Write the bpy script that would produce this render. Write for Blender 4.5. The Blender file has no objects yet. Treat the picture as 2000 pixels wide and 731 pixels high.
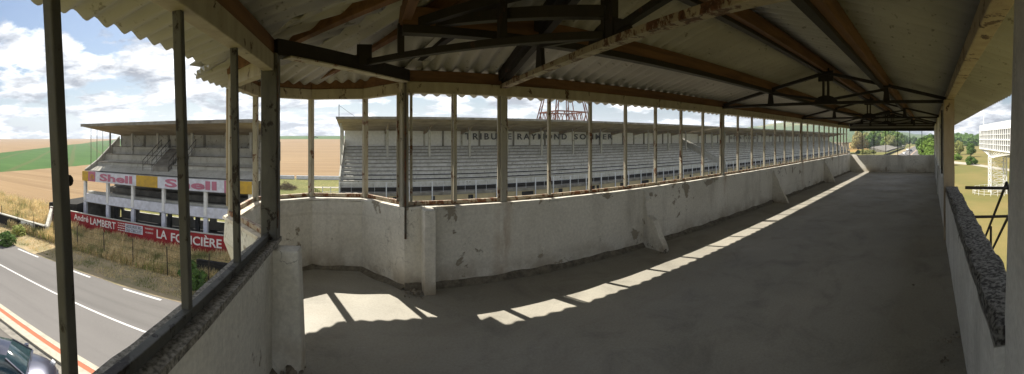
import bpy, bmesh, math, random
from mathutils import Vector, noise, Matrix
random.seed(7)
R = math.radians
sc = bpy.context.scene
col = sc.collection
EYE = 1.68          # camera height over the gallery floor (floor is z = 0)
G = -7.12           # ground level below the gallery

# ---------------- camera (cylindrical panorama like the photograph) ----------------
cam = bpy.data.cameras.new('camera')
cam.type = 'PANO'
cam.panorama_type = 'CENTRAL_CYLINDRICAL'
cam.central_cylindrical_range_u_min = -1000/705
cam.central_cylindrical_range_u_max = 1000/705
cam.central_cylindrical_range_v_min = -(731-271)/705
cam.central_cylindrical_range_v_max = 271/705
cam.central_cylindrical_radius = 1.0
cam.clip_start = 0.02; cam.clip_end = 9000
co = bpy.data.objects.new('camera', cam); col.objects.link(co)
AZ = (1000-707.5)/705           # centre of the picture, from +Y towards +X
co.location = (0, 0, EYE); co.rotation_euler = (R(90), 0, -AZ)
sc.camera = co

# ---------------- world ----------------
SUN_H = Vector((-.372, .928, 0)).normalized(); SUN_EL = R(49.3)
w = bpy.data.worlds.new('World'); sc.world = w; w.use_nodes = True
nt = w.node_tree; N = nt.nodes; L = nt.links; N.clear()
def nd(t, **k):
    n = N.new(t)
    for a, b in k.items(): setattr(n, a, b)
    return n
sky = nd('ShaderNodeTexSky', sky_type='NISHITA', sun_disc=False)
sky.sun_elevation = SUN_EL; sky.sun_rotation = math.atan2(SUN_H.x, SUN_H.y)
sky.air_density = 1.3; sky.dust_density = 1.5; sky.ozone_density = 1.2
tc = nd('ShaderNodeTexCoord'); sp = nd('ShaderNodeSeparateXYZ'); L.new(tc.outputs['Generated'], sp.inputs[0])
def m2(op, a, b, clamp=False):
    n = nd('ShaderNodeMath', operation=op, use_clamp=clamp)
    for i, v in enumerate((a, b)):
        if v is None: continue
        if isinstance(v, (int, float)): n.inputs[i].default_value = v
        else: L.new(v, n.inputs[i])
    return n.outputs[0]
zz = m2('ADD', m2('MAXIMUM', sp.outputs[2], 0.0), .20)
cx = m2('DIVIDE', sp.outputs[0], zz); cy = m2('DIVIDE', sp.outputs[1], zz)
cb = nd('ShaderNodeCombineXYZ'); L.new(cx, cb.inputs[0]); L.new(cy, cb.inputs[1])
def noi(scale, detail, rough, dist=0.0, off=(0, 0, 0)):
    mp = nd('ShaderNodeMapping'); mp.inputs['Location'].default_value = off
    L.new(cb.outputs[0], mp.inputs[0])
    n = nd('ShaderNodeTexNoise'); n.inputs['Scale'].default_value = scale; n.inputs['Detail'].default_value = detail
    n.inputs['Roughness'].default_value = rough; n.inputs['Distortion'].default_value = dist
    L.new(mp.outputs[0], n.inputs['Vector']); return n.outputs['Fac']
def ramp(src, pts):
    r = nd('ShaderNodeValToRGB'); e = r.color_ramp.elements
    while len(e) < len(pts): e.new(.5)
    for q, (p, c) in zip(e, pts):
        q.position = p; q.color = (c, c, c, 1) if isinstance(c, (int, float)) else tuple(c)+(1,)
    L.new(src, r.inputs[0]); return r.outputs[0]
big = noi(1.25, 10, .60, .15, (3.1, 1.7, 0))
mask = ramp(big, [(.45, 0), (.50, .8), (.57, 1)])
shade = noi(2.4, 9, .62, .1, (7.3, 2.2, 0))
ccol = ramp(shade, [(.41, (9.0, 9.0, 9.0)), (.50, (4.9, 5.0, 5.2)), (.60, (1.7, 1.8, 2.1))])
# thin white veil towards the horizon
veil = m2('MULTIPLY', m2('POWER', m2('SUBTRACT', 1.0, m2('MAXIMUM', sp.outputs[2], 0.0), True), 12.0), .42)
mx0 = nd('ShaderNodeMix', data_type='RGBA'); L.new(veil, mx0.inputs[0]); sm_ = nd('ShaderNodeMix', data_type='RGBA', blend_type='MULTIPLY'); sm_.inputs[0].default_value = 1; sm_.inputs[7].default_value = (.36, .42, .51, 1); L.new(sky.outputs[0], sm_.inputs[6]); L.new(sm_.outputs[2], mx0.inputs[6]); mx0.inputs[7].default_value = (3.8, 4.6, 5.3, 1)
mx = nd('ShaderNodeMix', data_type='RGBA'); L.new(mask, mx.inputs[0]); L.new(mx0.outputs[2], mx.inputs[6]); L.new(ccol, mx.inputs[7])
bg = nd('ShaderNodeBackground'); bg.inputs[1].default_value = .10
L.new(mx.outputs[2], bg.inputs[0])
wo = nd('ShaderNodeOutputWorld'); L.new(bg.outputs[0], wo.inputs[0])

sun = bpy.data.lights.new('sun', 'SUN'); sun.energy = 4.8; sun.angle = R(.5); sun.color = (1, .935, .83)
so = bpy.data.objects.new('sun', sun); col.objects.link(so)
d = Vector((SUN_H.x*math.cos(SUN_EL), SUN_H.y*math.cos(SUN_EL), math.sin(SUN_EL)))
so.rotation_euler = d.to_track_quat('Z', 'Y').to_euler(); so.location = (0, 0, 60)

sc.view_settings.view_transform = 'Standard'; sc.view_settings.look = 'None'
sc.view_settings.exposure = .95; sc.view_settings.gamma = 1; sc.view_settings.use_curve_mapping = False
sc.render.engine = 'CYCLES'
sc.cycles.max_bounces = 10; sc.cycles.diffuse_bounces = 6; sc.cycles.glossy_bounces = 3
sc.cycles.sample_clamp_indirect = 6; sc.cycles.use_denoising = True
sc.cycles.caustics_reflective = False; sc.cycles.caustics_refractive = False

# ---------------- materials ----------------
class MT:
    def __init__(s, name, rough=.8, metal=0, spec=.3):
        s.m = bpy.data.materials.new(name); s.m.use_nodes = True
        s.t = s.m.node_tree; s.b = s.t.nodes['Principled BSDF']
        s.b.inputs['Roughness'].default_value = rough; s.b.inputs['Metallic'].default_value = metal
        s.b.inputs['Specular IOR Level'].default_value = spec
        g = s.t.nodes.new('ShaderNodeNewGeometry'); s.pos = g.outputs['Position']; s.nrm = g.outputs['Normal']
    def n(s, t, **k):
        x = s.t.nodes.new(t)
        for a, b in k.items(): setattr(x, a, b)
        return x
    def l(s, a, b): s.t.links.new(a, b)
    def noise(s, scale, detail=6, rough=.6, stretch=(1, 1, 1), dist=0, off=(0, 0, 0), rot=0):
        mp = s.n('ShaderNodeMapping'); mp.inputs['Scale'].default_value = stretch; mp.inputs['Location'].default_value = off
        mp.inputs['Rotation'].default_value = (0, 0, rot)
        s.l(s.pos, mp.inputs[0]); x = s.n('ShaderNodeTexNoise')
        x.inputs['Scale'].default_value = scale; x.inputs['Detail'].default_value = detail
        x.inputs['Roughness'].default_value = rough; x.inputs['Distortion'].default_value = dist
        s.l(mp.outputs[0], x.inputs['Vector']); return x.outputs['Fac']
    def ramp(s, src, a, b, ca=0., cb=1.):
        r = s.n('ShaderNodeValToRGB'); e = r.color_ramp.elements
        e[0].position = a; e[1].position = b
        f = lambda c: (c, c, c, 1) if isinstance(c, (int, float)) else tuple(c[:3])+(1,)
        e[0].color = f(ca); e[1].color = f(cb); s.l(src, r.inputs[0]); return r.outputs[0]
    def mix(s, fac, a, b, mode='MIX'):
        x = s.n('ShaderNodeMix', data_type='RGBA', blend_type=mode)
        for i, v in ((0, fac), (6, a), (7, b)):
            if isinstance(v, (int, float)): x.inputs[i].default_value = v if i == 0 else (v, v, v, 1)
            elif isinstance(v, tuple): x.inputs[i].default_value = v[:3]+(1,)
            else: s.l(v, x.inputs[i])
        return x.outputs[2]
    def math(s, op, a, b=None, clamp=False):
        x = s.n('ShaderNodeMath', operation=op, use_clamp=clamp)
        for i, v in enumerate((a, b)):
            if v is None: continue
            if isinstance(v, (int, float)): x.inputs[i].default_value = v
            else: s.l(v, x.inputs[i])
        return x.outputs[0]
    def sep(s):
        x = s.n('ShaderNodeSeparateXYZ'); s.l(s.pos, x.inputs[0]); return x.outputs
    def color(s, c):
        if isinstance(c, tuple): s.b.inputs['Base Color'].default_value = c[:3]+(1,)
        else: s.l(c, s.b.inputs['Base Color'])
    def rough(s, r): s.l(r, s.b.inputs['Roughness'])
    def bump(s, h, strength=.3, dist=.02):
        x = s.n('ShaderNodeBump'); x.inputs['Strength'].default_value = strength; x.inputs['Distance'].default_value = dist
        s.l(h, x.inputs['Height']); s.l(x.outputs[0], s.b.inputs['Normal'])

def simple(name, c1, c2=None, scale=6, rough=.8, metal=0, bump=0, bdist=.01, stretch=(1, 1, 1), a=.35, b=.65, detail=6, spec=.3):
    t = MT(name, rough, metal, spec)
    if c2 is None: c2 = tuple(x*.8 for x in c1)
    n = t.noise(scale, detail, .6, stretch)
    t.color(t.ramp(n, a, b, c1, c2))
    if bump: t.bump(t.noise(scale*4, 5, .65, stretch), bump, bdist)
    return t.m

def whitewash(name, base, dirt, stain, spall=(.22, .19, .15), amt=.62):
    t = MT(name, .9, 0, .15)
    c = t.mix(t.ramp(t.noise(1.1, 8, .65), .35, .68), base, dirt)
    st = t.ramp(t.noise(3.2, 6, .6, (1, 1, .22), off=(3, 1, 5)), .52, .74)       # vertical run marks
    c = t.mix(t.math('MULTIPLY', st, .55), c, stain)
    fine = t.ramp(t.noise(28, 6, .7), .35, .75, .82, 1.08)
    c = t.mix(1.0, c, fine, 'MULTIPLY')
    crack = t.n('ShaderNodeTexVoronoi', feature='DISTANCE_TO_EDGE'); crack.inputs['Scale'].default_value = 1.3
    wv = t.n('ShaderNodeMapping'); t.l(t.pos, wv.inputs[0])
    nz = t.n('ShaderNodeTexNoise'); nz.inputs['Scale'].default_value = 3.; nz.inputs['Detail'].default_value = 6
    t.l(t.pos, nz.inputs['Vector'])
    mv = t.n('ShaderNodeVectorMath', operation='ADD'); t.l(t.pos, mv.inputs[0]); t.l(nz.outputs['Color'], mv.inputs[1]); t.l(mv.outputs[0], crack.inputs['Vector'])
    ck = t.math('MULTIPLY', t.ramp(crack.outputs['Distance'], .0, .006, 1., 0.), t.ramp(t.noise(.8, 2, .5, off=(9, 2, 1)), .5, .6))
    c = t.mix(t.math('MULTIPLY', ck, .7), c, (.07, .06, .05))
    sn = t.math('ADD', t.noise(2.6, 9, .66, off=(11, 5, 2), dist=.4), t.math('MULTIPLY', t.math('DIVIDE', t.math('SUBTRACT', t.sep()[2], .55), .33, True), .055))
    sm = t.ramp(sn, amt, amt+.015)
    c = t.mix(sm, c, spall)
    if name == 'whitewashed_wall':
        X, Y, Z = t.sep()
        q = t.math('SUBTRACT', t.math('FRACT', t.math('ADD', t.math('DIVIDE', t.math('SUBTRACT', X, 1.66), 4.65), .5)), .5)
        q = t.math('SUBTRACT', .16, t.math('ABSOLUTE', t.math('MULTIPLY', q, 4.65)), True)
        q = t.math('MULTIPLY', t.math('MULTIPLY', q, 5.0), t.ramp(t.noise(4, 7, .65, (1.5, 1.5, .35), off=(2, 9, 4)), .42, .62))
        c = t.mix(t.math('MULTIPLY', q, .8, True), c, (.34, .22, .11))
        fb = t.math('MULTIPLY', t.ramp(t.noise(.9, 5, .6, (.12, .12, 9.)), .60, .63), .22)     # board marks of the shuttering
        c = t.mix(fb, c, (.42, .39, .31))
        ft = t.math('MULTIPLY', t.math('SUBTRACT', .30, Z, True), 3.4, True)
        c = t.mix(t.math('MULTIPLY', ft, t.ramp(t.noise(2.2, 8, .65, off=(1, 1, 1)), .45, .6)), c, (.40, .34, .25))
    t.color(c)
    h = t.math('ADD', t.math('MULTIPLY', t.noise(22, 7, .7), .5), t.math('MULTIPLY', sm, -1.2))
    t.bump(h, .5, .012)
    return t.m

def peeling(name, paint, paint2, rust, amt=.56, scale=7, rough=.6):
    t = MT(name, rough, 0, .3)
    c = t.mix(t.ramp(t.noise(9, 5, .6, (1, 1, .3)), .35, .7), paint, paint2)
    f = t.ramp(t.noise(scale, 9, .72, (1, 1, .6), dist=.3), amt, amt+.035)
    rc = t.ramp(t.noise(40, 4, .6), .35, .65, rust, tuple(x*.35 for x in rust))
    c = t.mix(f, c, rc)
    t.color(c)
    t.bump(t.math('SUBTRACT', t.noise(60, 4, .6), f), .5, .003)
    return t.m

M = {}
M['wall'] = whitewash('whitewashed_wall', (.84, .81, .72), (.69, .66, .57), (.40, .37, .30), spall=(.36, .32, .25), amt=.63)
M['wall_r'] = whitewash('rear_parapet_plaster', (.72, .71, .66), (.56, .55, .50), (.30, .29, .26), amt=.70)
M['cap'] = simple('dark_weathered_coping', (.33, .32, .29), (.06, .056, .05), 42, .95, bump=1, bdist=.02, a=.42, b=.58, detail=9)
M['cap2'] = simple('grey_sill_concrete', (.46, .43, .37), (.15, .14, .12), 55, .95, bump=.8, bdist=.015, a=.38, b=.62, detail=9)
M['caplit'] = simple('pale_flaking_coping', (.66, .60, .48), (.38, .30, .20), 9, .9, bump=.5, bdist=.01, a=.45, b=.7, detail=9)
M['cream'] = peeling('cream_paint_rusting', (.42, .39, .30), (.30, .275, .21), (.20, .085, .035), .56, 9)
M['cream_post'] = peeling('cream_post_paint', (.40, .38, .31), (.29, .27, .22), (.06, .045, .035), .59, 6)
M['rail'] = peeling('rusty_window_rail', (.46, .39, .28), (.34, .26, .16), (.24, .09, .03), .50, 12)
M['greypost'] = peeling('grey_green_post_paint', (.105, .103, .087), (.058, .056, .048), (.03, .02, .014), .55, 9)
M['lintel'] = peeling('cream_lintel_paint', (.36, .325, .24), (.27, .24, .175), (.12, .065, .035), .59, 8)
M['wood'] = simple('brown_timber', (.16, .085, .042), (.085, .046, .026), 5, .8, bump=.4, bdist=.004, stretch=(.3, 3, 3), detail=8)
M['wood_y'] = simple('brown_timber_crosswise', (.18, .095, .045), (.10, .052, .028), 5, .8, bump=.4, bdist=.004, stretch=(3, .3, 3), detail=8)
M['wood_pale'] = peeling('pale_peeling_timber', (.40, .33, .22), (.30, .23, .15), (.13, .07, .04), .565, 6)
M['black'] = peeling('black_tarred_steel', (.016, .014, .012), (.024, .02, .016), (.06, .03, .018), .62, 8, .7)
M['stripc'] = peeling('strip_paint', (.10, .09, .07), (.055, .045, .035), (.16, .07, .03), .52, 8)
M['chord'] = peeling('painted_tie_steel', (.30, .26, .19), (.20, .17, .12), (.12, .055, .03), .52, 9)

def ceiling_mat():
    t = MT('corrugated_fibre_cement', .9, 0, .12)
    c = t.ramp(t.noise(.9, 8, .6), .3, .7, (.40, .395, .36), (.28, .275, .245))
    c = t.mix(t.ramp(t.noise(14, 5, .6, off=(2, 2, 2)), .62, .7), c, (.17, .16, .13))
    t.color(c); t.bump(t.noise(70, 4, .6), .2, .003); return t.m
M['sheet'] = ceiling_mat()

def floor_mat():
    t = MT('worn_concrete_floor', .6, 0, .35)
    c = t.ramp(t.noise(.55, 9, .62), .3, .7, (.41, .385, .32), (.305, .29, .245))
    c = t.mix(t.math('MULTIPLY', t.ramp(t.noise(1.7, 8, .7, off=(4, 8, 0), dist=.6), .50, .72), .55), c, (.165, .155, .13))
    c = t.mix(t.ramp(t.noise(1.0, 6, .6, (1, 4, 1), off=(1, 3, 7)), .56, .70), c, (.335, .31, .255))
    c = t.mix(1.0, c, t.ramp(t.noise(45, 6, .7), .3, .75, .86, 1.1), 'MULTIPLY')
    y = t.sep()[1]                                      # gritty darker dust in the wall corners
    edge = t.math('MULTIPLY', t.ramp(t.math('ABSOLUTE', t.math('SUBTRACT', y, 1.85)), .55/1, .62/1), 0)
    v = t.ramp(t.noise(110, 2, .5), .70, .74)
    c = t.mix(v, c, (.10, .09, .07))
    t.color(c)
    t.rough(t.ramp(t.noise(1.3, 7, .6, off=(5, 5, 5)), .35, .7, .48, .78))
    t.bump(t.noise(30, 8, .7), .22, .006)
    return t.m
M['floor'] = floor_mat()
M['screed'] = simple('dusty_skirting_mortar', (.27, .24, .18), (.12, .105, .08), 14, .95, bump=.6, bdist=.02, detail=9)
M['conc'] = whitewash('grandstand_concrete', (.52, .51, .46), (.38, .37, .32), (.22, .21, .17), (.20, .18, .14), .66)
M['conc2'] = whitewash('terrace_concrete', (.60, .60, .57), (.42, .41, .36), (.20, .19, .15), (.19, .18, .145), .615)
M['conc_dark'] = simple('stained_shade_concrete', (.26, .245, .21), (.13, .12, .10), 1.2, .95, bump=.3, bdist=.03, detail=9)  # real stains; also paints shade under the benches and in the lower terrace
M['roofunder'] = simple('brown_stained_soffit', (.40, .33, .23), (.22, .175, .115), .5, .95, bump=.2, bdist=.05, detail=9, a=.35, b=.7)
M['white'] = simple('white_painted_wall', (.74, .74, .72), (.56, .57, .55), 2.5, .8, detail=8, a=.4, b=.8)
M['bluewhite'] = simple('white_board', (.66, .68, .76), (.50, .51, .56), 2.5, .6, detail=9)
M['yellow'] = simple('yellow_board', (.55, .35, .04), (.42, .27, .05), 2.5, .6)
M['pink'] = simple('faded_red_lettering', (.47, .17, .24), (.40, .15, .22), 2, .6)
M['red'] = simple('red_board', (.34, .015, .018), (.24, .02, .024), 2.2, .6)
M['letter_w'] = simple('white_lettering', (.78, .75, .70), (.66, .63, .60), 4, .6)
M['letter_k'] = simple('black_lettering', (.05, .05, .055), (.11, .11, .11), 4, .6)
M['letter_f'] = simple('faded_black_lettering', (.16, .15, .14), (.07, .065, .06), 2.5, .8)
M['ochre'] = simple('ochre_plinth', (.46, .38, .22), (.36, .30, .19), .8, .9)
M['darkc'] = simple('shade_dark_concrete', (.10, .10, .10), (.055, .055, .055), 1.5, .9)  # dark colour stands in for shade inside the small stand's deep storeys
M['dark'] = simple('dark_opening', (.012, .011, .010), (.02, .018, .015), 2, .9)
M['railw'] = simple('white_railing_paint', (.62, .64, .68), (.48, .50, .54), 4, .6)
M['iron'] = simple('dark_iron', (.05, .045, .04), (.03, .025, .02), 8, .6, metal=.3)
M['rustpost'] = simple('rusty_fence_post', (.07, .05, .035), (.035, .028, .02), 8, .9)
M['mastred'] = simple('red_oxide_mast', (.20, .075, .045), (.12, .05, .035), 3, .6)
M['whitem'] = simple('white_steel', (.82, .82, .80), (.72, .72, .70), 3, .5)
M['glass'] = simple('pale_window_glass', (.20, .21, .20), (.09, .10, .095), .8, .25, spec=.5)

def asphalt(name, a, b, seams=True):
    t = MT(name, .85, 0, .25)
    c = t.ramp(t.noise(.25, 8, .6, (.25, 1, 1)), .3, .7, a, b)
    c = t.mix(1.0, c, t.ramp(t.noise(30, 6, .75), .3, .75, .84, 1.12), 'MULTIPLY')
    c = t.mix(t.math('MULTIPLY', t.ramp(t.noise(.6, 6, .6, (.05, 2.2, 1), off=(0, 3, 0)), .5, .7), .35), c, tuple(x*.6 for x in b))
    t.color(c); t.bump(t.noise(60, 4, .7), .3, .01); return t.m
M['road'] = asphalt('worn_asphalt', (.180, .170, .160), (.135, .128, .12))
M['apron'] = asphalt('apron_asphalt', (.17, .155, .135), (.12, .11, .10))
M['paint'] = simple('road_paint', (.55, .54, .52), (.30, .30, .29), 7, .7, detail=9, a=.5, b=.78)
M['kerbw'] = simple('cream_kerb_paint', (.42, .385, .305), (.29, .265, .21), 5, .8, detail=9, a=.45, b=.75)
M['kerbr'] = simple('faded_red_kerb_paint', (.42, .12, .06), (.32, .11, .06), 5, .8, detail=9, a=.45, b=.75)
M['gutter'] = simple('gutter_concrete', (.28, .26, .22), (.16, .15, .13), 5, .9, bump=.5, bdist=.01, detail=9)
M['verge'] = simple('dry_verge', (.36, .28, .17), (.23, .20, .105), .9, .95, bump=.8, bdist=.06, detail=10, a=.38, b=.62)
M['path'] = simple('pale_gravel_path', (.46, .42, .34), (.36, .33, .27), 1.2, .95, detail=9)
M['bark'] = simple('bark', (.13, .095, .065), (.07, .05, .035), 8, .9, bump=.6, bdist=.02, stretch=(1, 1, .3))
M['rubble'] = simple('mortar_rubble', (.34, .30, .24), (.14, .12, .09), 18, .95, bump=.8, bdist=.01)
M['brush'] = simple('dry_brushwood', (.13, .085, .055), (.06, .04, .03), 5, .95)

def leafmat(name, a, b, scale=.6):
    t = MT(name, .75, 0, .2)
    inf = t.n('ShaderNodeObjectInfo')
    c = t.ramp(t.noise(scale, 4, .6), .3, .7, a, b)
    c = t.mix(t.ramp(t.noise(scale*9, 2, .5), .4, .6), c, tuple(x*1.5 for x in b))
    if name == 'dry_grass_blades': c = t.mix(t.ramp(t.noise(.45, 5, .65, off=(3, 1, 0)), .50, .62), c, (.20, .22, .07))
    t.color(c)
    t.b.inputs['Subsurface Weight'].default_value = 0
    tr = t.n('ShaderNodeBsdfTranslucent'); t.l(c, tr.inputs[0])
    ms = t.n('ShaderNodeMixShader'); ms.inputs[0].default_value = .3
    out = t.t.nodes['Material Output']
    t.l(t.b.outputs[0], ms.inputs[1]); t.l(tr.outputs[0], ms.inputs[2]); t.l(ms.outputs[0], out.inputs[0])
    return t.m
M['leaf_green'] = leafmat('leaves_fresh_green', (.085, .15, .024), (.13, .20, .036))
M['leaf_dark'] = leafmat('leaves_dark_green', (.045, .095, .022), (.08, .14, .03))
M['leaf_olive'] = leafmat('leaves_olive', (.15, .18, .055), (.22, .23, .075))
M['leaf_brown'] = leafmat('leaves_russet', (.19, .18, .075), (.26, .23, .09))
M['straw'] = leafmat('dry_grass_blades', (.46, .36, .18), (.58, .47, .26), 1.2)
M['grassgreen'] = leafmat('green_grass_blades', (.16, .21, .045), (.30, .32, .10), 1.2)

def ground_mat():
    t = MT('ground_fields', .95, 0, .1)
    X, Y, Z = t.sep()
    def side(a, b, c, soft=2.0):        # 1 where a*X+b*Y+c > 0
        v = t.math('ADD', t.math('ADD', t.math('MULTIPLY', X, a), t.math('MULTIPLY', Y, b)), c)
        v = t.math('ADD', v, t.math('MULTIPLY', t.math('SUBTRACT', t.noise(.12, 4, .6), .5), 4*soft))
        return t.math('ADD', t.math('DIVIDE', v, soft), .5, True)
    lawn = t.ramp(t.noise(.11, 9, .65), .36, .64, (.17, .165, .055), (.095, .11, .032))
    lawn = t.mix(t.ramp(t.noise(2.2, 6, .7), .5, .75), lawn, (.36, .29, .13))
    meadow = t.ramp(t.noise(.06, 9, .65), .38, .62, (.23, .18, .07), (.15, .145, .048))
    c = t.mix(side(0, -1, 3), lawn, meadow)
    stub = t.ramp(t.noise(.05, 8, .6, (.35, 1.6, 1)), .3, .7, (.27, .185, .10), (.22, .15, .08))
    stub = t.mix(t.math('MULTIPLY', t.ramp(t.noise(.5, 5, .6, (.05, 1.2, 1), rot=.25), .52, .62), .55), stub, (.32, .235, .135))
    stub = t.mix(t.math('MULTIPLY', t.ramp(t.noise(.35, 5, .6, (.03, 1.6, 1), off=(7, 3, 0), rot=.05), .52, .6), .45), stub, (.165, .105, .055))
    stubm = t.math('MAXIMUM', side(0, 1, -79, 1.), t.math('MULTIPLY', side(-1, 0, -31, .6), side(0, 1, -25, .8)))
    c = t.mix(stubm, c, stub)
    tl = t.n('ShaderNodeTexWave', wave_type='BANDS', bands_direction='DIAGONAL'); tl.inputs['Scale'].default_value = .028; tl.inputs['Distortion'].default_value = .5; t.l(t.pos, tl.inputs['Vector'])
    crop = t.ramp(t.noise(.12, 7, .6, (.3, 1, 1)), .3, .7, (.038, .09, .018), (.058, .12, .027))
    crop = t.mix(t.ramp(tl.outputs['Fac'], .93, .985), crop, (.075, .10, .03))
    g1 = t.math('MULTIPLY', t.math('MULTIPLY', side(-1, -.10, -75, 1.), side(1, .683, 104.7, 2.)), side(0, 1, -30, 1.))
    g2 = t.math('MULTIPLY', side(0.02, 1, -520, 3.), side(1, .25, 250, 5.))
    c = t.mix(t.math('MAXIMUM', g1, g2), c, crop)
    yl = t.math('MULTIPLY', side(1, 0, -232, 4.), side(0, 1, -34, 2.))
    c = t.mix(yl, c, (.30, .20, .07))
    t.color(c)
    t.bump(t.noise(3, 8, .7), .6, .08)
    return t.m
M['ground'] = ground_mat()
def hill_mat():
    t = MT('wooded_hills', .95, 0, .1)
    c = t.ramp(t.noise(.02, 8, .7), .35, .65, (.05, .095, .03), (.10, .14, .045))
    c = t.mix(t.ramp(t.noise(.004, 3, .5), .58, .62), c, (.22, .21, .08))
    t.color(c); t.bump(t.noise(.06, 6, .7), 1, 5); return t.m
M['hill'] = hill_mat()
def carpaint():
    t = MT('dark_blue_car_paint', .28, .55, .5); t.b.inputs['Coat Weight'].default_value = .8
    t.b.inputs['Coat Roughness'].default_value = .06
    t.color(t.ramp(t.noise(300, 2, .5), .3, .7, (.035, .037, .058), (.05, .053, .078))); return t.m
M['carblue'] = carpaint()
M['carwhite'] = simple('white_car_paint', (.82, .82, .82), (.78, .78, .78), 5, .3, spec=.5)
M['carglass'] = simple('car_glass', (.025, .05, .055), (.015, .03, .035), 6, .06, spec=.8)
M['rubber'] = simple('black_rubber', (.02, .02, .02), (.03, .03, .03), 8, .85)
M['lamp'] = simple('clear_lamp_lens', (.75, .76, .78), (.6, .6, .62), 20, .1, spec=.8)
M['alloy'] = simple('alloy_rim', (.5, .5, .5), (.4, .4, .4), 5, .3, metal=.9)

# ---------------- mesh helpers ----------------
def ns(p, k=1.0): return noise.noise_vector(Vector(p)*k)
class MB:
    def __init__(s): s.v = []; s.f = []; s.sm = []
    def add(s, vs, fs, smooth=False):
        o = len(s.v); s.v += [tuple(x) for x in vs]; s.f += [tuple(i+o for i in f) for f in fs]; s.sm += [smooth]*len(fs); return s
    def box(s, x0, x1, y0, y1, z0, z1):
        vs = [(x, y, z) for z in (z0, z1) for y in (y0, y1) for x in (x0, x1)]
        return s.add(vs, [(0, 2, 3, 1), (4, 5, 7, 6), (0, 1, 5, 4), (2, 6, 7, 3), (0, 4, 6, 2), (1, 3, 7, 5)])
    def beam(s, p0, p1, wd, ht, up=(0, 0, 1)):          # rectangular bar, centred on p0-p1
        p0 = Vector(p0); p1 = Vector(p1); a = (p1-p0).normalized(); u = Vector(up)
        if abs(a.dot(u)) > .99: u = Vector((0, 1, 0))
        sd = a.cross(u).normalized(); u = sd.cross(a).normalized()
        vs = [p+sd*i*wd/2+u*j*ht/2 for p in (p0, p1) for j in (-1, 1) for i in (-1, 1)]
        return s.add(vs, [(0, 1, 3, 2), (4, 6, 7, 5), (0, 4, 5, 1), (2, 3, 7, 6), (0, 2, 6, 4), (1, 5, 7, 3)])
    def tube(s, p0, p1, r, n=8, r1=None):
        p0 = Vector(p0); p1 = Vector(p1); a = (p1-p0).normalized(); r1 = r if r1 is None else r1
        u = Vector((0, 0, 1)) if abs(a.z) < .9 else Vector((1, 0, 0)); sd = a.cross(u).normalized(); u = sd.cross(a)
        vs = []
        for p, q in ((p0, r), (p1, r1)):
            for i in range(n):
                t = 2*math.pi*i/n; vs.append(p+sd*math.cos(t)*q+u*math.sin(t)*q)
        s.add(vs, [(i, (i+1) % n, n+(i+1) % n, n+i) for i in range(n)], True)
        return s.add(vs, [tuple(range(n-1, -1, -1)), tuple(range(n, 2*n))])
    def prism(s, pts, z0, z1):
        n = len(pts); vs = [(x, y, z0) for x, y in pts]+[(x, y, z1) for x, y in pts]
        return s.add(vs, [tuple(range(n-1, -1, -1)), tuple(range(n, 2*n))]+[(i, (i+1) % n, n+(i+1) % n, n+i) for i in range(n)])
    def ext_x(s, yz, x0, x1):                            # profile in (y,z) extruded along x
        n = len(yz); vs = [(x0, y, z) for y, z in yz]+[(x1, y, z) for y, z in yz]
        return s.add(vs, [tuple(range(n)), tuple(range(2*n-1, n-1, -1))]+[(i, n+i, n+(i+1) % n, (i+1) % n) for i in range(n)])
    def rhex(s, plan, z0, z1, step=.08, amp=.006, edge=.02, ztop=None):
        """block on a 4-point plan (inner0, inner1, outer1, outer0) with weathered faces and chipped edges"""
        P = [Vector((x, y, 0)) for x, y in plan]
        Lx = (P[1]-P[0]).length; Ly = (P[3]-P[0]).length; H = z1-z0
        nx = max(1, min(260, int(Lx/step))); ny = max(1, int(Ly/step)); nz = max(1, int(H/step))
        cen = sum(P, Vector())/4+Vector((0, 0, (z0+z1)/2))
        def pt(u, v, t):
            p = P[0].lerp(P[1], u).lerp(P[3].lerp(P[2], u), v); z = z0+H*t
            p = Vector((p.x, p.y, z))
            on = (u < 1e-6 or u > 1-1e-6)+(v < 1e-6 or v > 1-1e-6)+(t > 1-1e-6)
            dd = ns(p, 2.3)*amp+ns(p, 9)*amp*.5
            if t < 1e-6: dd.z = 0
            p = p+dd
            if on >= 2 and t > 1e-6:
                k = max(0, noise.noise(p*5)+.15)*edge+max(0, noise.noise(p*1.7+Vector((5, 1, 2)))-.25)*edge*2.5
                q = P[0].lerp(P[1], u).lerp(P[3].lerp(P[2], u), .5)
                p = p+(Vector((q.x, q.y, p.z))-p).normalized()*k if v in (0, 1) else p
                if t > 1-1e-6: p.z -= k*.8
            return p
        def grid(fn, a, b, flip):
            vs = [fn(i/a, j/b) for j in range(b+1) for i in range(a+1)]
            fs = []
            for j in range(b):
                for i in range(a):
                    q = (j*(a+1)+i, j*(a+1)+i+1, (j+1)*(a+1)+i+1, (j+1)*(a+1)+i)
                    fs.append(q[::-1] if flip else q)
            s.add(vs, fs, True)
        grid(lambda a, b: pt(a, 0., b), nx, nz, False); grid(lambda a, b: pt(a, 1., b), nx, nz, True)
        grid(lambda a, b: pt(a, b, 1.), nx, ny, False); grid(lambda a, b: pt(a, b, 0.), nx, ny, True)
        grid(lambda a, b: pt(0., a, b), ny, nz, True); grid(lambda a, b: pt(1., a, b), ny, nz, False)
        return s
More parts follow.
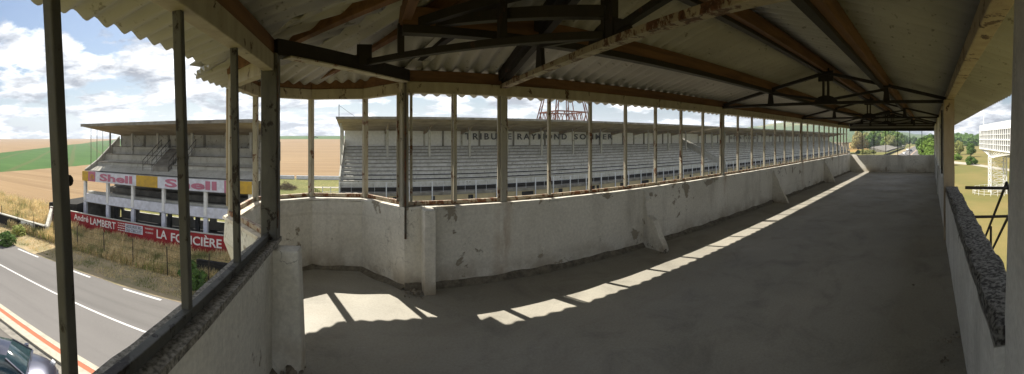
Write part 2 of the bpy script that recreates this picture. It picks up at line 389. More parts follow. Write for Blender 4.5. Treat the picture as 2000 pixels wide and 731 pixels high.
    def build(s, name, mat, parent=None, bevel=0, **tags):
        me = bpy.data.meshes.new(name); me.from_pydata(s.v, [], s.f); me.polygons.foreach_set('use_smooth', s.sm)
        me.materials.append(M[mat] if isinstance(mat, str) else mat); me.update()
        o = bpy.data.objects.new(name, me); col.objects.link(o)
        if parent is not None: o.parent = parent; o.matrix_parent_inverse = Matrix.Translation(-parent.matrix_basis.translation) if False else Matrix.Identity(4)
        if parent is not None:
            par = parent; off = Vector()
            while par is not None: off += Vector(par.location); par = par.parent
            if off.length > 0: me.transform(Matrix.Translation(-off))
        if bevel:
            b = o.modifiers.new('bevel', 'BEVEL'); b.width = bevel; b.segments = 2; b.limit_method = 'ANGLE'
        for k, v in tags.items(): o[k] = v
        return o
def thing(name, label, cat, loc=(0, 0, 0), group=None):
    o = bpy.data.objects.new(name, None); col.objects.link(o); o.location = loc; o.empty_display_size = .3
    o['label'] = label; o['category'] = cat
    if group: o['group'] = group
    return o
def tagm(o, label, cat, group=None):
    o['label'] = label; o['category'] = cat
    if group: o['group'] = group
    return o
def struct(o): o['kind'] = 'structure'; return o
def copy_tree(o, parent=None):
    c = o.copy(); col.objects.link(c); c.parent = parent
    for ch in list(o.children): copy_tree(ch, c)
    return c
def text(body, x0, x1, z0, z1, y, mat, name, parent, thick=.02, bold=0., spc=1.):
    """letters standing in the XZ plane, reading along +X for a viewer on the -Y side"""
    cu = bpy.data.curves.new('t', 'FONT'); cu.body = body; cu.extrude = .03; cu.offset = bold; cu.resolution_u = 3; cu.space_character = spc
    ob = bpy.data.objects.new('t', cu); col.objects.link(ob)
    dg = bpy.context.evaluated_depsgraph_get(); me = bpy.data.meshes.new_from_object(ob.evaluated_get(dg))
    bpy.data.objects.remove(ob); bpy.data.curves.remove(cu)
    xs = [v.co.x for v in me.vertices]; ys = [v.co.y for v in me.vertices]; zs = [v.co.z for v in me.vertices]
    a, b, c, e = min(xs), max(xs), min(ys), max(ys); zr = max(zs)-min(zs) or 1
    off = Vector(); par = parent
    while par is not None: off += Vector(par.location); par = par.parent
    for v in me.vertices:
        X = x0+(v.co.x-a)/(b-a)*(x1-x0); Z = z0+(v.co.y-c)/(e-c)*(z1-z0)
        v.co = Vector((X, y+(.5-(v.co.z-min(zs))/zr)*thick, Z))-off
    me.name = name; me.materials.clear(); me.materials.append(M[mat])
    o = bpy.data.objects.new(name, me); col.objects.link(o); o.parent = parent
    return o

# =====================================================================
#  SETTING
# =====================================================================
def gh(x, y):
    r = math.hypot(x, y); a = math.atan2(x, y)
    f = 1-.5*min(1, max(0, (-a-.2)/.45))
    f *= 1-min(1, max(0, (a-.9)/.4))
    h = max(0, y-100)
    h = min(h, 800)*.0195 - max(0, h-800)*.03
    return max(h*f, -6)
mb = MB()
xs = [-2600, -1800, -1300, -1000]+list(range(-900, 901, 60))+[1000, 1300, 1800, 2600]
ys = [-1500, -700, -300, -100, 0, 50, 100, 120, 150]+list(range(200, 1001, 50))+[1200, 1600, 2200]
vs = [(x, y, G-.03+gh(x, y)+(noise.noise(Vector((x, y, 0))*.004)*1.5 if y > 300 else 0)) for y in ys for x in xs]
n = len(xs); fs = [(j*n+i, j*n+i+1, (j+1)*n+i+1, (j+1)*n+i) for j in range(len(ys)-1) for i in range(n-1)]
mb.add(vs, fs, True); struct(mb.build('ground', 'ground'))
def sheet(name, mat, x0, x1, y0, y1, z):
    m = MB(); nx = max(1, int((x1-x0)/20))
    for i in range(nx):
        a = x0+(x1-x0)*i/nx; b = x0+(x1-x0)*(i+1)/nx
        m.add([(a, y0, z), (b, y0, z), (b, y1, z), (a, y1, z)], [(0, 1, 2, 3)])
    return m.build(name, mat)
struct(sheet('road', 'road', -600, 700, 10.2, 17.0, G+.004))
struct(sheet('apron', 'apron', -600, 700, 2.5, 9.15, G+.002))
# edges: wobbling verge strip
def strip(name, mat, x0, x1, step, ya, yb, z, wob=.12):
    m = MB(); k = int((x1-x0)/step); vs = []
    for i in range(k+1):
        x = x0+(x1-x0)*i/k
        vs += [(x, ya+wob*noise.noise(Vector((x*.7, ya, 0))), z), (x, yb+wob*3*noise.noise(Vector((x*.4, yb, 3))), z)]
    m.add(vs, [(2*i, 2*i+2, 2*i+3, 2*i+1) for i in range(k)]); return m.build(name, mat)
struct(strip('verge', 'verge', -120, 420, .5, 16.95, 20.6, G+.009))
struct(strip('gutter', 'gutter', -120, 420, .4, 9.0, 9.42, G+.012, .05))
m = MB(); m.box(-120, 420, 9.40, 9.78, G-.05, G+.10); struct(m.build('kerb', 'kerbw', bevel=.02))
struct(sheet('kerb_stripe', 'kerbr', -120, 420, 9.79, 10.08, G+.012))
m = MB(); m.box(-120, 420, 10.09, 10.34, G-.05, G+.016); struct(m.build('kerb', 'kerbw'))
struct(sheet('lane_line', 'paint', -300, 500, 13.47, 13.60, G+.009))
m = MB(); x = -23.5-5.25*20
while x < 300:
    m.box(x, x+2.6, 16.60, 16.76, G, G+.010); x += 5.25
# dash phase taken from the photograph
o = m.build('edge_dashes', 'paint'); struct(o); o.location.x = 0
m = MB(); _p = []
for px, ra, rb in ((1830, 150, 133), (1862, 141, 127), (1900, 129, 119), (1950, 111, 103), (2010, 96, 90)):
    a = (px-707.5)/705; _p += [(ra*math.sin(a), ra*math.cos(a), G+.01), (rb*math.sin(a), rb*math.cos(a), G+.01)]
m.add(_p, [(2*i, 2*i+1, 2*i+3, 2*i+2) for i in range(4)])
struct(m.build('path', 'path'))
struct(sheet('path', 'path', -9, -1, 64, 65.4, G+.01))
# hills
def hills(y_of, name, mat):
    m = MB(); vs = []; K = 90
    for j in range(7):
        for i in range(K+1):
            px = 1380+(2060-1380)*i/K; a = (px-707.5)/705
            top = y_of(px)+2.0*noise.noise(Vector((px*.05, 1, 0)))+.8*noise.noise(Vector((px*.25, 4, 0)))
            t = j/6; r = 900+900*t
            z = EYE+(271-top)/705*1800
            zz = G+(z-G)*(t**1.1)*(1+.06*noise.noise(Vector((px*.03, j*.8, 2)))*(t < 1))
            vs.append((r*math.sin(a), r*math.cos(a), zz))
    vs += [(2400*math.sin((1380+680*i/K-707.5)/705), 2400*math.cos((1380+680*i/K-707.5)/705), G-20) for i in range(K+1)]
    n = K+1
    m.add(vs, [(j*n+i, j*n+i+1, (j+1)*n+i+1, (j+1)*n+i) for j in range(7) for i in range(K)], True)
    return struct(m.build(name, mat))
def hl(px):
    pts = [(1380, 262), (1440, 252), (1500, 243), (1560, 235), (1640, 236), (1700, 244), (1750, 257), (1790, 262), (1840, 264), (1890, 264), (1930, 268), (2060, 266)]
    for (a, b), (c, e) in zip(pts, pts[1:]):
        if a <= px <= c: return b+(e-b)*(px-a)/(c-a)
    return 266
hills(hl, 'hills', 'hill')

# =====================================================================
#  THE VIEWING GALLERY WE STAND IN
# =====================================================================
P = thing('viewing_gallery', 'old whitewashed viewing gallery with peeling posts and corrugated roof in the foreground', 'building')
A = (.47, 4.0); B = (0, 4.62); C_ = (-.65, 4.65); D = (-1.22, 4.22); E_ = (-1.21, 3.42); F = (-.64, 2.76)
XE = 18.0; YR = -.27
poly = [(XE, 4.0), A, B, C_, D, E_, F, (-.64, YR)]
def offset(poly, d):
    out = []
    for i, p in enumerate(poly):
        p = Vector(p)
        ds = []
        if i > 0: ds.append((p-Vector(poly[i-1])).normalized())
        if i < len(poly)-1: ds.append((Vector(poly[i+1])-p).normalized())
        nn = [Vector((q.y, -q.x)) for q in ds]          # right-hand side of travel
        if len(nn) == 2:
            b = (nn[0]+nn[1]).normalized(); out.append(tuple(p+b*d/max(.4, b.dot(nn[0]))))
        else: out.append(tuple(p+nn[0]*d))
    return out
OUT = offset(poly, .15)        # travelling -X then round: outside is on the right
MID = offset(poly, .075)
# floor
fl = MB(); pin = offset(poly, .05)
LOW = {4: (-1.02, 4.02), 5: (-.86, 3.30), 6: (-.66, 2.86)}      # foot of the tapering bay wall
K = [(XE+.1, 4.05)]+pin[1:4]+[(-1.06, 4.10), (-.90, 3.32)]+[(-.70, 2.80), (-.72, -.4), (XE+.1, -.4)]
fl.prism(K[::-1], -.25, 0); fl.build('floor', 'floor', P)
# dusty mortar fillet along the foot of the walls
for i in range(len(poly)-1):
    m = MB(); a = Vector(poly[i]); b = Vector(poly[i+1]); L_ = (b-a).length
    nrm = Vector(((b-a).y, -(b-a).x)).normalized(); k = max(2, int(L_/.12)); vs = []
    for j in range(k+1):
        p = a.lerp(b, j/k); q = Vector((p.x, p.y, 0))*3
        w1 = .06+.04*noise.noise(q); h1 = .06+.05*noise.noise(q+Vector((4, 4, 4)))
        if i == 0: h1 += .03
        vs += [(p.x+nrm.x*.02, p.y+nrm.y*.02, h1), (p.x-nrm.x*w1*.35, p.y-nrm.y*w1*.35, h1*.45), (p.x-nrm.x*w1, p.y-nrm.y*w1, .002)]
    m.add(vs, [(3*j+c, 3*j+c+1, 3*j+c+4, 3*j+c+3) for j in range(k) for c in (0, 1)], True)
    m.build('skirting', 'screed', P)
# parapet walls
for i in range(len(poly)-1):
    if i in (4, 5):                                     # cantilevered end of the bay: rim above, foot drawn inwards
        m = MB(); m.rhex([poly[i], poly[i+1], OUT[i+1], OUT[i]], .66, .88, .09, .004, .012); m.build('parapet', 'wall', P)
        a0, a1 = poly[i], poly[i+1]; b0, b1 = OUT[i], OUT[i+1]
        low = lambda j: OUT[4] if j == 4 else ((-.92, 3.34) if j == 5 else OUT[6])
        lin = lambda j: poly[4] if j == 4 else ((-.82, 3.26) if j == 5 else poly[6])
        c0, c1, d0, d1 = lin(i), lin(i+1), low(i), low(i+1)
        if i == 4: c0, d0 = (-1.10, 4.12), (-1.18, 4.20)
        vs = [(*a0, .655), (*a1, .655), (*b1, .655), (*b0, .655), (*c0, -.3), (*c1, -.3), (*d1, -.3), (*d0, -.3)]
        m = MB(); m.add(vs, [(0, 1, 2, 3), (7, 6, 5, 4), (0, 4, 5, 1), (1, 5, 6, 2), (2, 6, 7, 3), (3, 7, 4, 0)]); m.build('parapet_foot', 'wall', P)
    else:
        m = MB(); m.rhex([poly[i], poly[i+1], OUT[i+1], OUT[i]], -.3, .88, .09, .005, .014)
        m.build('parapet', 'wall', P)
    # coping / sill
    o1 = offset(poly, -.012); o2 = offset(poly, .165)
    m = MB(); m.rhex([o1[i], o1[i+1], o2[i+1], o2[i]], .882, .915, .05, .003, .012)
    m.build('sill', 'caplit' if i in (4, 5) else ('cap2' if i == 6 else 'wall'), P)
    # steel sill rail
    r1 = offset(poly, .075 if i < 6 else .05); r2 = offset(poly, .115 if i < 6 else .09)
    m = MB(); m.prism([r1[i], r1[i+1], r2[i+1], r2[i]][::-1] if False else [r1[i], r2[i], r2[i+1], r1[i+1]], .917, .962)
    m.build('window_rail', 'rail' if i < 6 else 'greypost', P, bevel=.004)
    # cream lintel board and brown wall plate
    r1 = offset(poly, .02); r2 = offset(poly, .11)
    m = MB(); m.prism([r1[i], r2[i], r2[i+1], r1[i+1]], 2.195, 2.325); m.build('lintel', 'lintel', P, bevel=.006)
    r1 = offset(poly, .035); r2 = offset(poly, .12)
    m = MB(); m.prism([r1[i], r2[i], r2[i+1], r1[i+1]], 2.327, 2.455); m.build('wall_plate', 'wood' if i == 0 else 'wood_y', P, bevel=.006)
# outer skin of the gallery below the floor
m = MB(); m.prism([OUT[-1]]+OUT[::-1][1:][0:0]+[(XE, -.42), (XE, 4.1), OUT[1], OUT[2], OUT[3], (-1.18, 4.2), (-.92, 3.34), OUT[6], (-.79, -.42)][::1], -.55, -.26)
m.build('floor_beam', 'wall', P)
m = MB(); m.box(-.6, XE-.2, -.2, 3.6, G-.05, -.56); m.build('lower_storey', 'conc', P)
# posts
XM = [1.66, 6.28, 10.96, 15.6]
def post(x, y, w_, z0=.962, z1=2.195, mat='cream_post', name='post', rot=0, d_=None, lean=None):
    m = MB(); d_ = d_ or w_
    c, s_ = math.cos(rot), math.sin(rot); pts = []
    for a, b in ((-1, -1), (1, -1), (1, 1), (-1, 1)):
        u, v = a*w_/2, b*d_/2; pts.append((x+u*c-v*s_, y+u*s_+v*c))
    m.prism(pts, z0, z1)
    if lean:
        for i in range(4, 8): m.v[i] = (m.v[i][0]+lean[0], m.v[i][1]+lean[1], m.v[i][2])
    return m.build(name, mat, P, bevel=min(.008, w_*.15))
for x in XM:
    post(x+.01, 4.06, .07, .90, 2.33)
    post(x+.065, 4.08, .02, .962, 2.195, 'cream', 'jamb'); post(x-.045, 4.07, .03, .962, 2.195, 'cream', 'jamb')
post(A[0]+.0, 4.07, .085, .90, 2.33, 'cream_post', 'post', .4); post(A[0]+.01, 3.995, .024, .56, 2.33, 'stripc', 'steel_strip', 0, .02); post(A[0]-.065, 4.09, .03, .962, 2.195, 'cream', 'jamb'); post(A[0]+.085, 4.07, .03, .962, 2.195, 'cream', 'jamb')
post(1.07, 4.075, .04, .95, 2.2, 'cream', 'mullion', 0, .05)
m = MB(); m.tube((1.035, 4.075, .962), (1.035, 4.075, 2.19), .010); m.build('glazing_bar', 'cream', P)
mulls = [(XM[0]+.66*k) for k in range(1, 7)]+[(XM[1]+.668*k) for k in range(1, 7)]+[(XM[2]+.663*k) for k in range(1, 7)]+[(XM[3]+.62*k) for k in range(1, 4)]
for x in mulls: post(x, 4.075, .038, .95, 2.2, 'cream', 'mullion', 0, .05)
for q in (2, 3, 4, 5):
    px, py = MID[q]; post(px, py, .062, .90, 2.2, 'cream', 'post', math.atan2(py-3.3, px+.4)+.78)
post(-.70, 2.70, .125, .88, 2.33, 'greypost', 'post', 0, .125); post(-.635, 2.67, .008, 1.0, 2.25, 'stripc', 'steel_strip', 0, .03)
# end wall mullions (grey green, the nearer ones lean a little)
for y, ln, w_ in ((1.985, -.058, .040), (1.36, -.083, .040), (.690, -.086, .036)):
    o = post(-.715, y, w_, .90, 2.2, 'greypost', 'mullion', 0, .036, (0, ln))
    if True:
        m = MB(); zc = {1.985: 1.06, 1.36: 1.60, .690: 1.565}[y]; y += ln*(zc-.9)/1.3
        m.tube((-.72, y+.018, zc), (-.72, y+.03, zc), .007, 8)
        m.tube((-.72, y+.028, zc), (-.72, y+.038, zc), .009, 10, .016); m.tube((-.72, y+.038, zc), (-.72, y+.042, zc), .016, 10, .012); m.build('window_catch', 'iron' if y < 1 else 'greypost', P)
# end wall at the far end of the gallery
m = MB(); m.rhex([(XE, -.3), (XE, 4.1), (XE+.15, 4.1), (XE+.15, -.3)][::1], -.02, .86, .12, .008, .02); m.build('parapet', 'wall', P)
for k in range(1, 7): post(XE+.07, 4.0-k*.605, .03, .86, 2.2, 'black', 'mullion')
m = MB(); m.box(XE+.02, XE+.12, -.3, 4.05, 2.06, 2.20); m.build('lintel', 'black', P)
# buttress fins on the long parapet
def fin(x, proj, zt, w_=.09, crumble=.0, zb=0.):
    m = MB(); K = 14
    vs = []
    for j in range(K+1):
        t = j/K; z = zb+(zt-zb)*t; pr = proj*(1-t)**1.0+.02+.03*noise.noise(Vector((x, z*6, 1)))*(1+crumble*3)
        if crumble and .55 < t < .8: pr *= .45
        hw = w_/2*(1+.25*noise.noise(Vector((x*3, z*5, 7))))
        vs += [(x-hw, 4.02, z), (x-hw, 4.0-pr, z), (x+hw, 4.0-pr, z), (x+hw, 4.02, z)]
    fs = [(4*j+c, 4*j+c+1, 4*j+c+5, 4*j+c+4) for j in range(K) for c in range(3)]+[(4*K, 4*K+1, 4*K+2, 4*K+3)]
    m.add(vs, [f[::-1] for f in fs]); return m.build('buttress', 'wall', P, bevel=.008)
fin(4.0, .42, .86, .11, 1.0); fin(8.68, .42, .84); fin(13.35, .45, .84)
m = MB(); m.box(.66, .79, 3.80, 4.01, -.01, .905); m.build('pilaster', 'wall', P, bevel=.012)
m = MB(); m.add([(-.66, 2.50, -.01), (-.42, 2.50, -.01), (-.42, 2.69, -.01), (-.66, 2.69, -.01), (-.66, 2.54, .87), (-.455, 2.54, .87), (-.455, 2.69, .87), (-.66, 2.69, .87)], [(3, 2, 1, 0), (4, 5, 6, 7), (0, 1, 5, 4), (1, 2, 6, 5), (2, 3, 7, 6), (3, 0, 4, 7)]); m.build('pilaster', 'wall', P, bevel=.012)

# ------- rear side -------
m = MB(); m.rhex([(1.50, YR), (5.95, YR), (5.95, YR-.16), (1.50, YR-.16)], -.3, .80, .07, .004, .01); m.build('rear_parapet', 'wall_r', P)
m = MB(); m.rhex([(1.50, YR-.005), (5.95, YR-.005), (5.95, YR-.20), (1.50, YR-.20)], .805, .89, .024, .007, .022); m.build('coping', 'cap', P)
m = MB(); m.rhex([(6.05, YR), (XE, YR), (XE, YR-.16), (6.05, YR-.16)], -.3, .88, .12, .004, .01); m.build('rear_parapet', 'wall_r', P)
# big leaning pier at the right edge
m = MB(); x0, x1 = 1.10, 1.60
vs = []
K = 12
for j in range(K+1):
    t = j/K; z = -.3+2.9*t; s_ = -.28*max(0, (z-.3)/2.1)
    for (a, b) in ((x0, YR-.05), (x1+s_, YR-.05), (x1+s_, YR-.34), (x0, YR-.34)): vs.append((a, b, z))
m.add(vs, [(4*j+c, 4*j+(c+1) % 4, 4*j+4+(c+1) % 4, 4*j+4+c) for j in range(K) for c in range(4)]); m.build('pier', 'wall_r', P, bevel=.015)
for x in (6.05, 10.96, 15.6, 17.9):
    m = MB(); m.rhex([(x-.09, YR+.03), (x+.09, YR+.03), (x+.09, YR-.15), (x-.09, YR-.15)], -.02, 2.33, .08, .004, .012)
    m.build('pier', 'wood_pale' if x < 7 else 'wall_r', P)
for x in (7.2, 8.3, 9.5): post(x, YR-.05, .10, .88, 2.33, 'black' if x > 8 and x < 9 else 'cream_post', 'mullion')
for x in (12.1, 13.3, 14.5): post(x, YR-.05, .06, .88, 2.33, 'cream_post', 'mullion')
m = MB(); m.box(1.3, XE, YR-.14, YR-.02, 2.335, 2.475); m.build('wall_plate', 'wood_pale', P, bevel=.008)
m = MB(); m.box(-.8, 1.295, YR-.14, YR-.02, 2.335, 2.475); m.build('wall_plate', 'wood_pale', P, bevel=.008)

# ------- roof carcass -------
YK = 1.85; APX = 1.42
def S(y): return 2.50+.27*min(4.0-y, y+.3)      # underside of the sheets over the long part
for (y, x0) in ((2.95, .33), (YK, APX-.05), (.75, .33)):
    m = MB(); zt = S(y)-.005-(.03 if y == YK else .02)
    m.beam((x0, y, zt-.075), (XE+.5, y, zt-.075), .085, .15)
    m.build('ridge_purlin' if y == YK else 'purlin', 'wood', P, bevel=.006)
    m = MB()
    if y > 2: m.beam((x0, y, zt-.185), (XE+.5, y, zt-.185), .10, .065)
    else: m.beam((x0, y+.086, zt-.10), (XE+.5, y+.086, zt-.10), .08, .17)
    m.build('purlin_steel', 'black', P)
def truss(x, x2=None, chord='black'):
    x2 = x if x2 is None else x2
    X = lambda y: x+(x2-x)*(4.0-y)/4.3
    m = MB()
    for s_ in (-.03, .03): m.beam((X(4.03)+s_, 4.03, 2.325), (X(-.3)+s_, -.3, 2.325), .035, .05)
    if chord != 'black': m = MB(); m.beam((X(4.03), 4.03, 2.31), (X(-.3), -.3, 2.31), .085, .05)
    root = m.build('truss', chord, P, bevel=.004)
    for ya, yb in ((4.0, YK), (-.3, YK)):
        m = MB(); m.beam((X(ya), ya, 2.37), (X(yb), yb, S(YK)-.21), .07, .055); m.build('top_chord', 'black', root)
    m = MB()
    for s_ in (-.045, .045): m.beam((X(YK), YK+s_, 2.34), (X(YK), YK+s_, S(YK)-.12), .05, .035, (0, 1, 0))
    m.build('king_post', 'black', root)
    m = MB(); pts = [(YK+.22*math.cos(t)*1.0, 2.335+.13*math.sin(t)) for t in [math.pi*i/10 for i in range(11)]]
    m.ext_x(pts, X(YK)-.015, X(YK)+.015); m.build('gusset_plate', 'black', root)
    m = MB(); m.box(X(YK)-.02, X(YK)+.02, YK-.14, YK+.14, S(YK)-.36, S(YK)-.17); m.build('gusset_plate', 'black', root)
    for y in (2.95, .75):
        m = MB(); m.beam((X(YK), YK+(.1 if y > 2 else -.1), 2.39), (X(y), y, S(y)-.24), .045, .045); m.build('strut', 'black', root)
        m = MB(); zt = S(y)-.19
        m.add([(X(y)-.02, y-.03, zt), (X(y)-.02, y+.03, zt), (X(y)-.02, y+.06, 2.34), (X(y)-.02, y-.06, 2.34), (X(y)+.02, y-.03, zt), (X(y)+.02, y+.03, zt), (X(y)+.02, y+.06, 2.34), (X(y)+.02, y-.06, 2.34)],
              [(0, 1, 2, 3), (7, 6, 5, 4), (0, 4, 5, 1), (1, 5, 6, 2), (2, 6, 7, 3), (3, 7, 4, 0)]); m.build('hanger', 'black', root)
        m = MB(); m.box(X(y)-.03, X(y)+.03, y-.10, y+.10, zt-.02, zt+.03); m.build('gusset_plate', 'black', root)
    return root
truss(1.66, 1.36, 'chord')
for x in XM[1:]: truss(x)
truss(XE-.05)
# big dark beam across the bay, half truss and hip members
AP = Vector((1.42, 1.85, 2.50+.27*2.15))
m = MB(); m.beam((F[0]-.04, F[1]-.04, 2.385), (A[0]+.02, A[1]+.02, 2.385), .11, .13); m.build('bay_beam', 'black', P, bevel=.006)
m = MB(); m.beam((F[0]+.06, F[1]-.01, 2.312), (A[0], A[1]-.01, 2.312), .10, .012); m.build('bay_beam_flange', 'cream', P)
m = MB(); m.beam((.0, 3.45, 2.40), (1.50, 1.90, 2.37), .06, .055); root = m.build('hip_tie', 'black', P, bevel=.004)
m = MB(); m.beam((.33, 3.08, 2.40), (.33, 3.08, 2.66), .055, .07, (0, 1, 0)); m.build('hanger', 'black', root)
m = MB(); m.beam((.98, 2.40, 2.40), (.98, 2.40, 2.78), .055, .06, (0, 1, 0)); m.build('hanger', 'black', root)
m = MB(); m.box(-.05, .09, 3.36, 3.42, 2.37, 2.56); m.build('gusset_plate', 'black', root)
m = MB(); m.beam((.55, 3.02, 2.66), (1.50, 1.88, 2.52), .07, .08); m.build('hip_brace', 'black', P)
m = MB(); m.beam((.33, 3.08, 2.62), (1.46, 1.90, 2.74), .06, .07); m.build('hip_brace', 'black', P)
for (x, y, zz_, mt) in ((B[0]+.25, 5.0, 2.42, 'black'), (C_[0]-.15, 5.0, 2.42, 'wood_y'), (E_[0]-.1, 3.6, 2.44, 'wood_y'), (-.85, YR-.1, 2.44, 'wood_y')):
    a = Vector((x, y, zz_)); b = AP+Vector((0, 0, -.10))
    m = MB(); m.beam(a, b-(b-a).normalized()*.05, .075, .12); m.build('hip_rafter', mt, P, bevel=.006)
m = MB(); m.beam((-.72+1.08, 3.18, 2.72), (-.72+1.08, .9, 2.72), .08, .15); m.build('purlin', 'wood_y', P, bevel=.006)
m = MB(); m.beam((1.40, YR, 2.43), (APX+.02, YK, AP.z-.1), .075, .12); m.build('rafter', 'wood_y', P, bevel=.006)
m = MB(); m.beam((1.64, 4.05, 2.43), (APX+.02, YK, AP.z-.1), .075, .12); m.build('rafter', 'black', P, bevel=.006)
# loose rusty brackets below the gutters of the bay
m = MB(); m.tube((E_[0]-.12, 3.4, 1.0), (E_[0]-.12, 3.4, 2.18), .018); m.build('hanging_pipe', 'wood_pale', P)

# corrugated sheets : every facet is swept strip by strip down its own slope
def facet(poly3, eave0, eave1, amp=.022, pitch=.160, thick=.010, sub=8):
    """poly3 lies in a plane; corrugations run down the slope, waves run along eave0->eave1"""
    P3 = [Vector(p) for p in poly3]; e = (Vector(eave1)-Vector(eave0)).normalized()
    nrm = Vector((0, 0, 0))
    for i in range(len(P3)): nrm += P3[i].cross(P3[(i+1) % len(P3)])
    nrm.normalize(); nrm = nrm if nrm.z > 0 else -nrm
    sl = nrm.cross(e).normalized()
    o = P3[0]; uv = [((p-o).dot(e), (p-o).dot(sl)) for p in P3]
    u0 = min(a for a, b in uv); u1 = max(a for a, b in uv)
    st = pitch/sub; n_ = int((u1-u0)/st); m = MB(); top = []; bot = []
    for k in range(n_+1):
        u = min(max(u0+k*st, u0+1e-4), u1-1e-4); vsx = []
        for i in range(len(uv)):
            (a, b), (c, d_) = uv[i], uv[(i+1) % len(uv)]
            if (a-u)*(c-u) < 0: vsx.append(b+(d_-b)*(u-a)/(c-a))
        if len(vsx) < 2: continue
        lo, hi = min(vsx), max(vsx); wv = amp*math.cos(2*math.pi*(u-u0)/pitch)
        sag = .004*math.sin(u*1.3)
        bot.append((o+e*u+sl*lo+nrm*(wv+sag), o+e*u+sl*hi+nrm*(wv+sag)))
    nb = len(bot); vs = [q for pr in bot for q in pr]+[q+nrm*thick for pr in bot for q in pr]
    fs = [(2*i, 2*i+2, 2*i+3, 2*i+1) for i in range(nb-1)]+[(2*nb+2*i, 2*nb+2*i+1, 2*nb+2*i+3, 2*nb+2*i+2) for i in range(nb-1)]
    m.add(vs, fs, True)
    rim = [(2*i, 2*nb+2*i, 2*nb+2*i+2, 2*i+2) for i in range(nb-1)]+[(2*i+1, 2*i+3, 2*nb+2*i+3, 2*nb+2*i+1) for i in range(nb-1)]
    m.f += rim; m.sm += [False]*len(rim)
    return m.build('roof_sheet', 'sheet', P)
ZE = 2.32; APZ = AP.z; XF = XE+.8
a_, b_ = (.44, 4.96, ZE), (1.66, 4.96, ZE)
facet([(APX, YK, APZ), (XF, YK, APZ), (XF, 4.83, APZ-.27*2.98), (.44, 4.83, APZ-.27*2.98)], (XF, 4.83, 0), (.44, 4.83, 0), .027, .177)
facet([(APX, YK, APZ), (XF, YK, APZ), (XF, -1.1, APZ-.27*2.95), (-1.3, -1.1, APZ-.27*2.95)], (0, 0, 0), (1, 0, 0), .027, .177)
ev = [(.44, 4.83, APZ-.27*2.98), (.22, 5.17, ZE-.02), (-.9, 5.17, ZE-.02), (-1.62, 4.55, ZE-.02), (-1.66, 3.32, ZE), (-1.30, 2.86, ZE), (-1.28, -1.1, APZ-.27*2.95)]
for p, q in zip(ev, ev[1:]): facet([(APX, YK, APZ), p, q], p, q)
for p in ev[:-1]+[(-1.3, -1.1, ZE)]:  # unseen cover strips added above hips and ridge to stop light leaking in
    a = Vector(p)+Vector((0, 0, .045)); b = AP+Vector((0, 0, .05)); m = MB(); m.beam(a.lerp(b, .04), b, .34, .012); m.build('leak_cover', 'sheet', P)
m = MB(); m.beam(AP+Vector((-.1, 0, .05)), (XF, YK, APZ+.05), .36, .012); m.build('leak_cover', 'sheet', P)
m = MB(); m.add([(XE+.10, 4.05, 2.19), (XE+.10, -.3, 2.19), (XE+.10, -.3, 2.52), (XE+.10, YK, APZ-.01), (XE+.10, 4.05, 2.50), (XE+.13, 4.05, 2.19), (XE+.13, -.3, 2.19), (XE+.13, -.3, 2.52), (XE+.13, YK, APZ-.01), (XE+.13, 4.05, 2.50)],
  [(0, 1, 2, 3, 4), (9, 8, 7, 6, 5)]); m.build('gable_board', 'sheet', P)

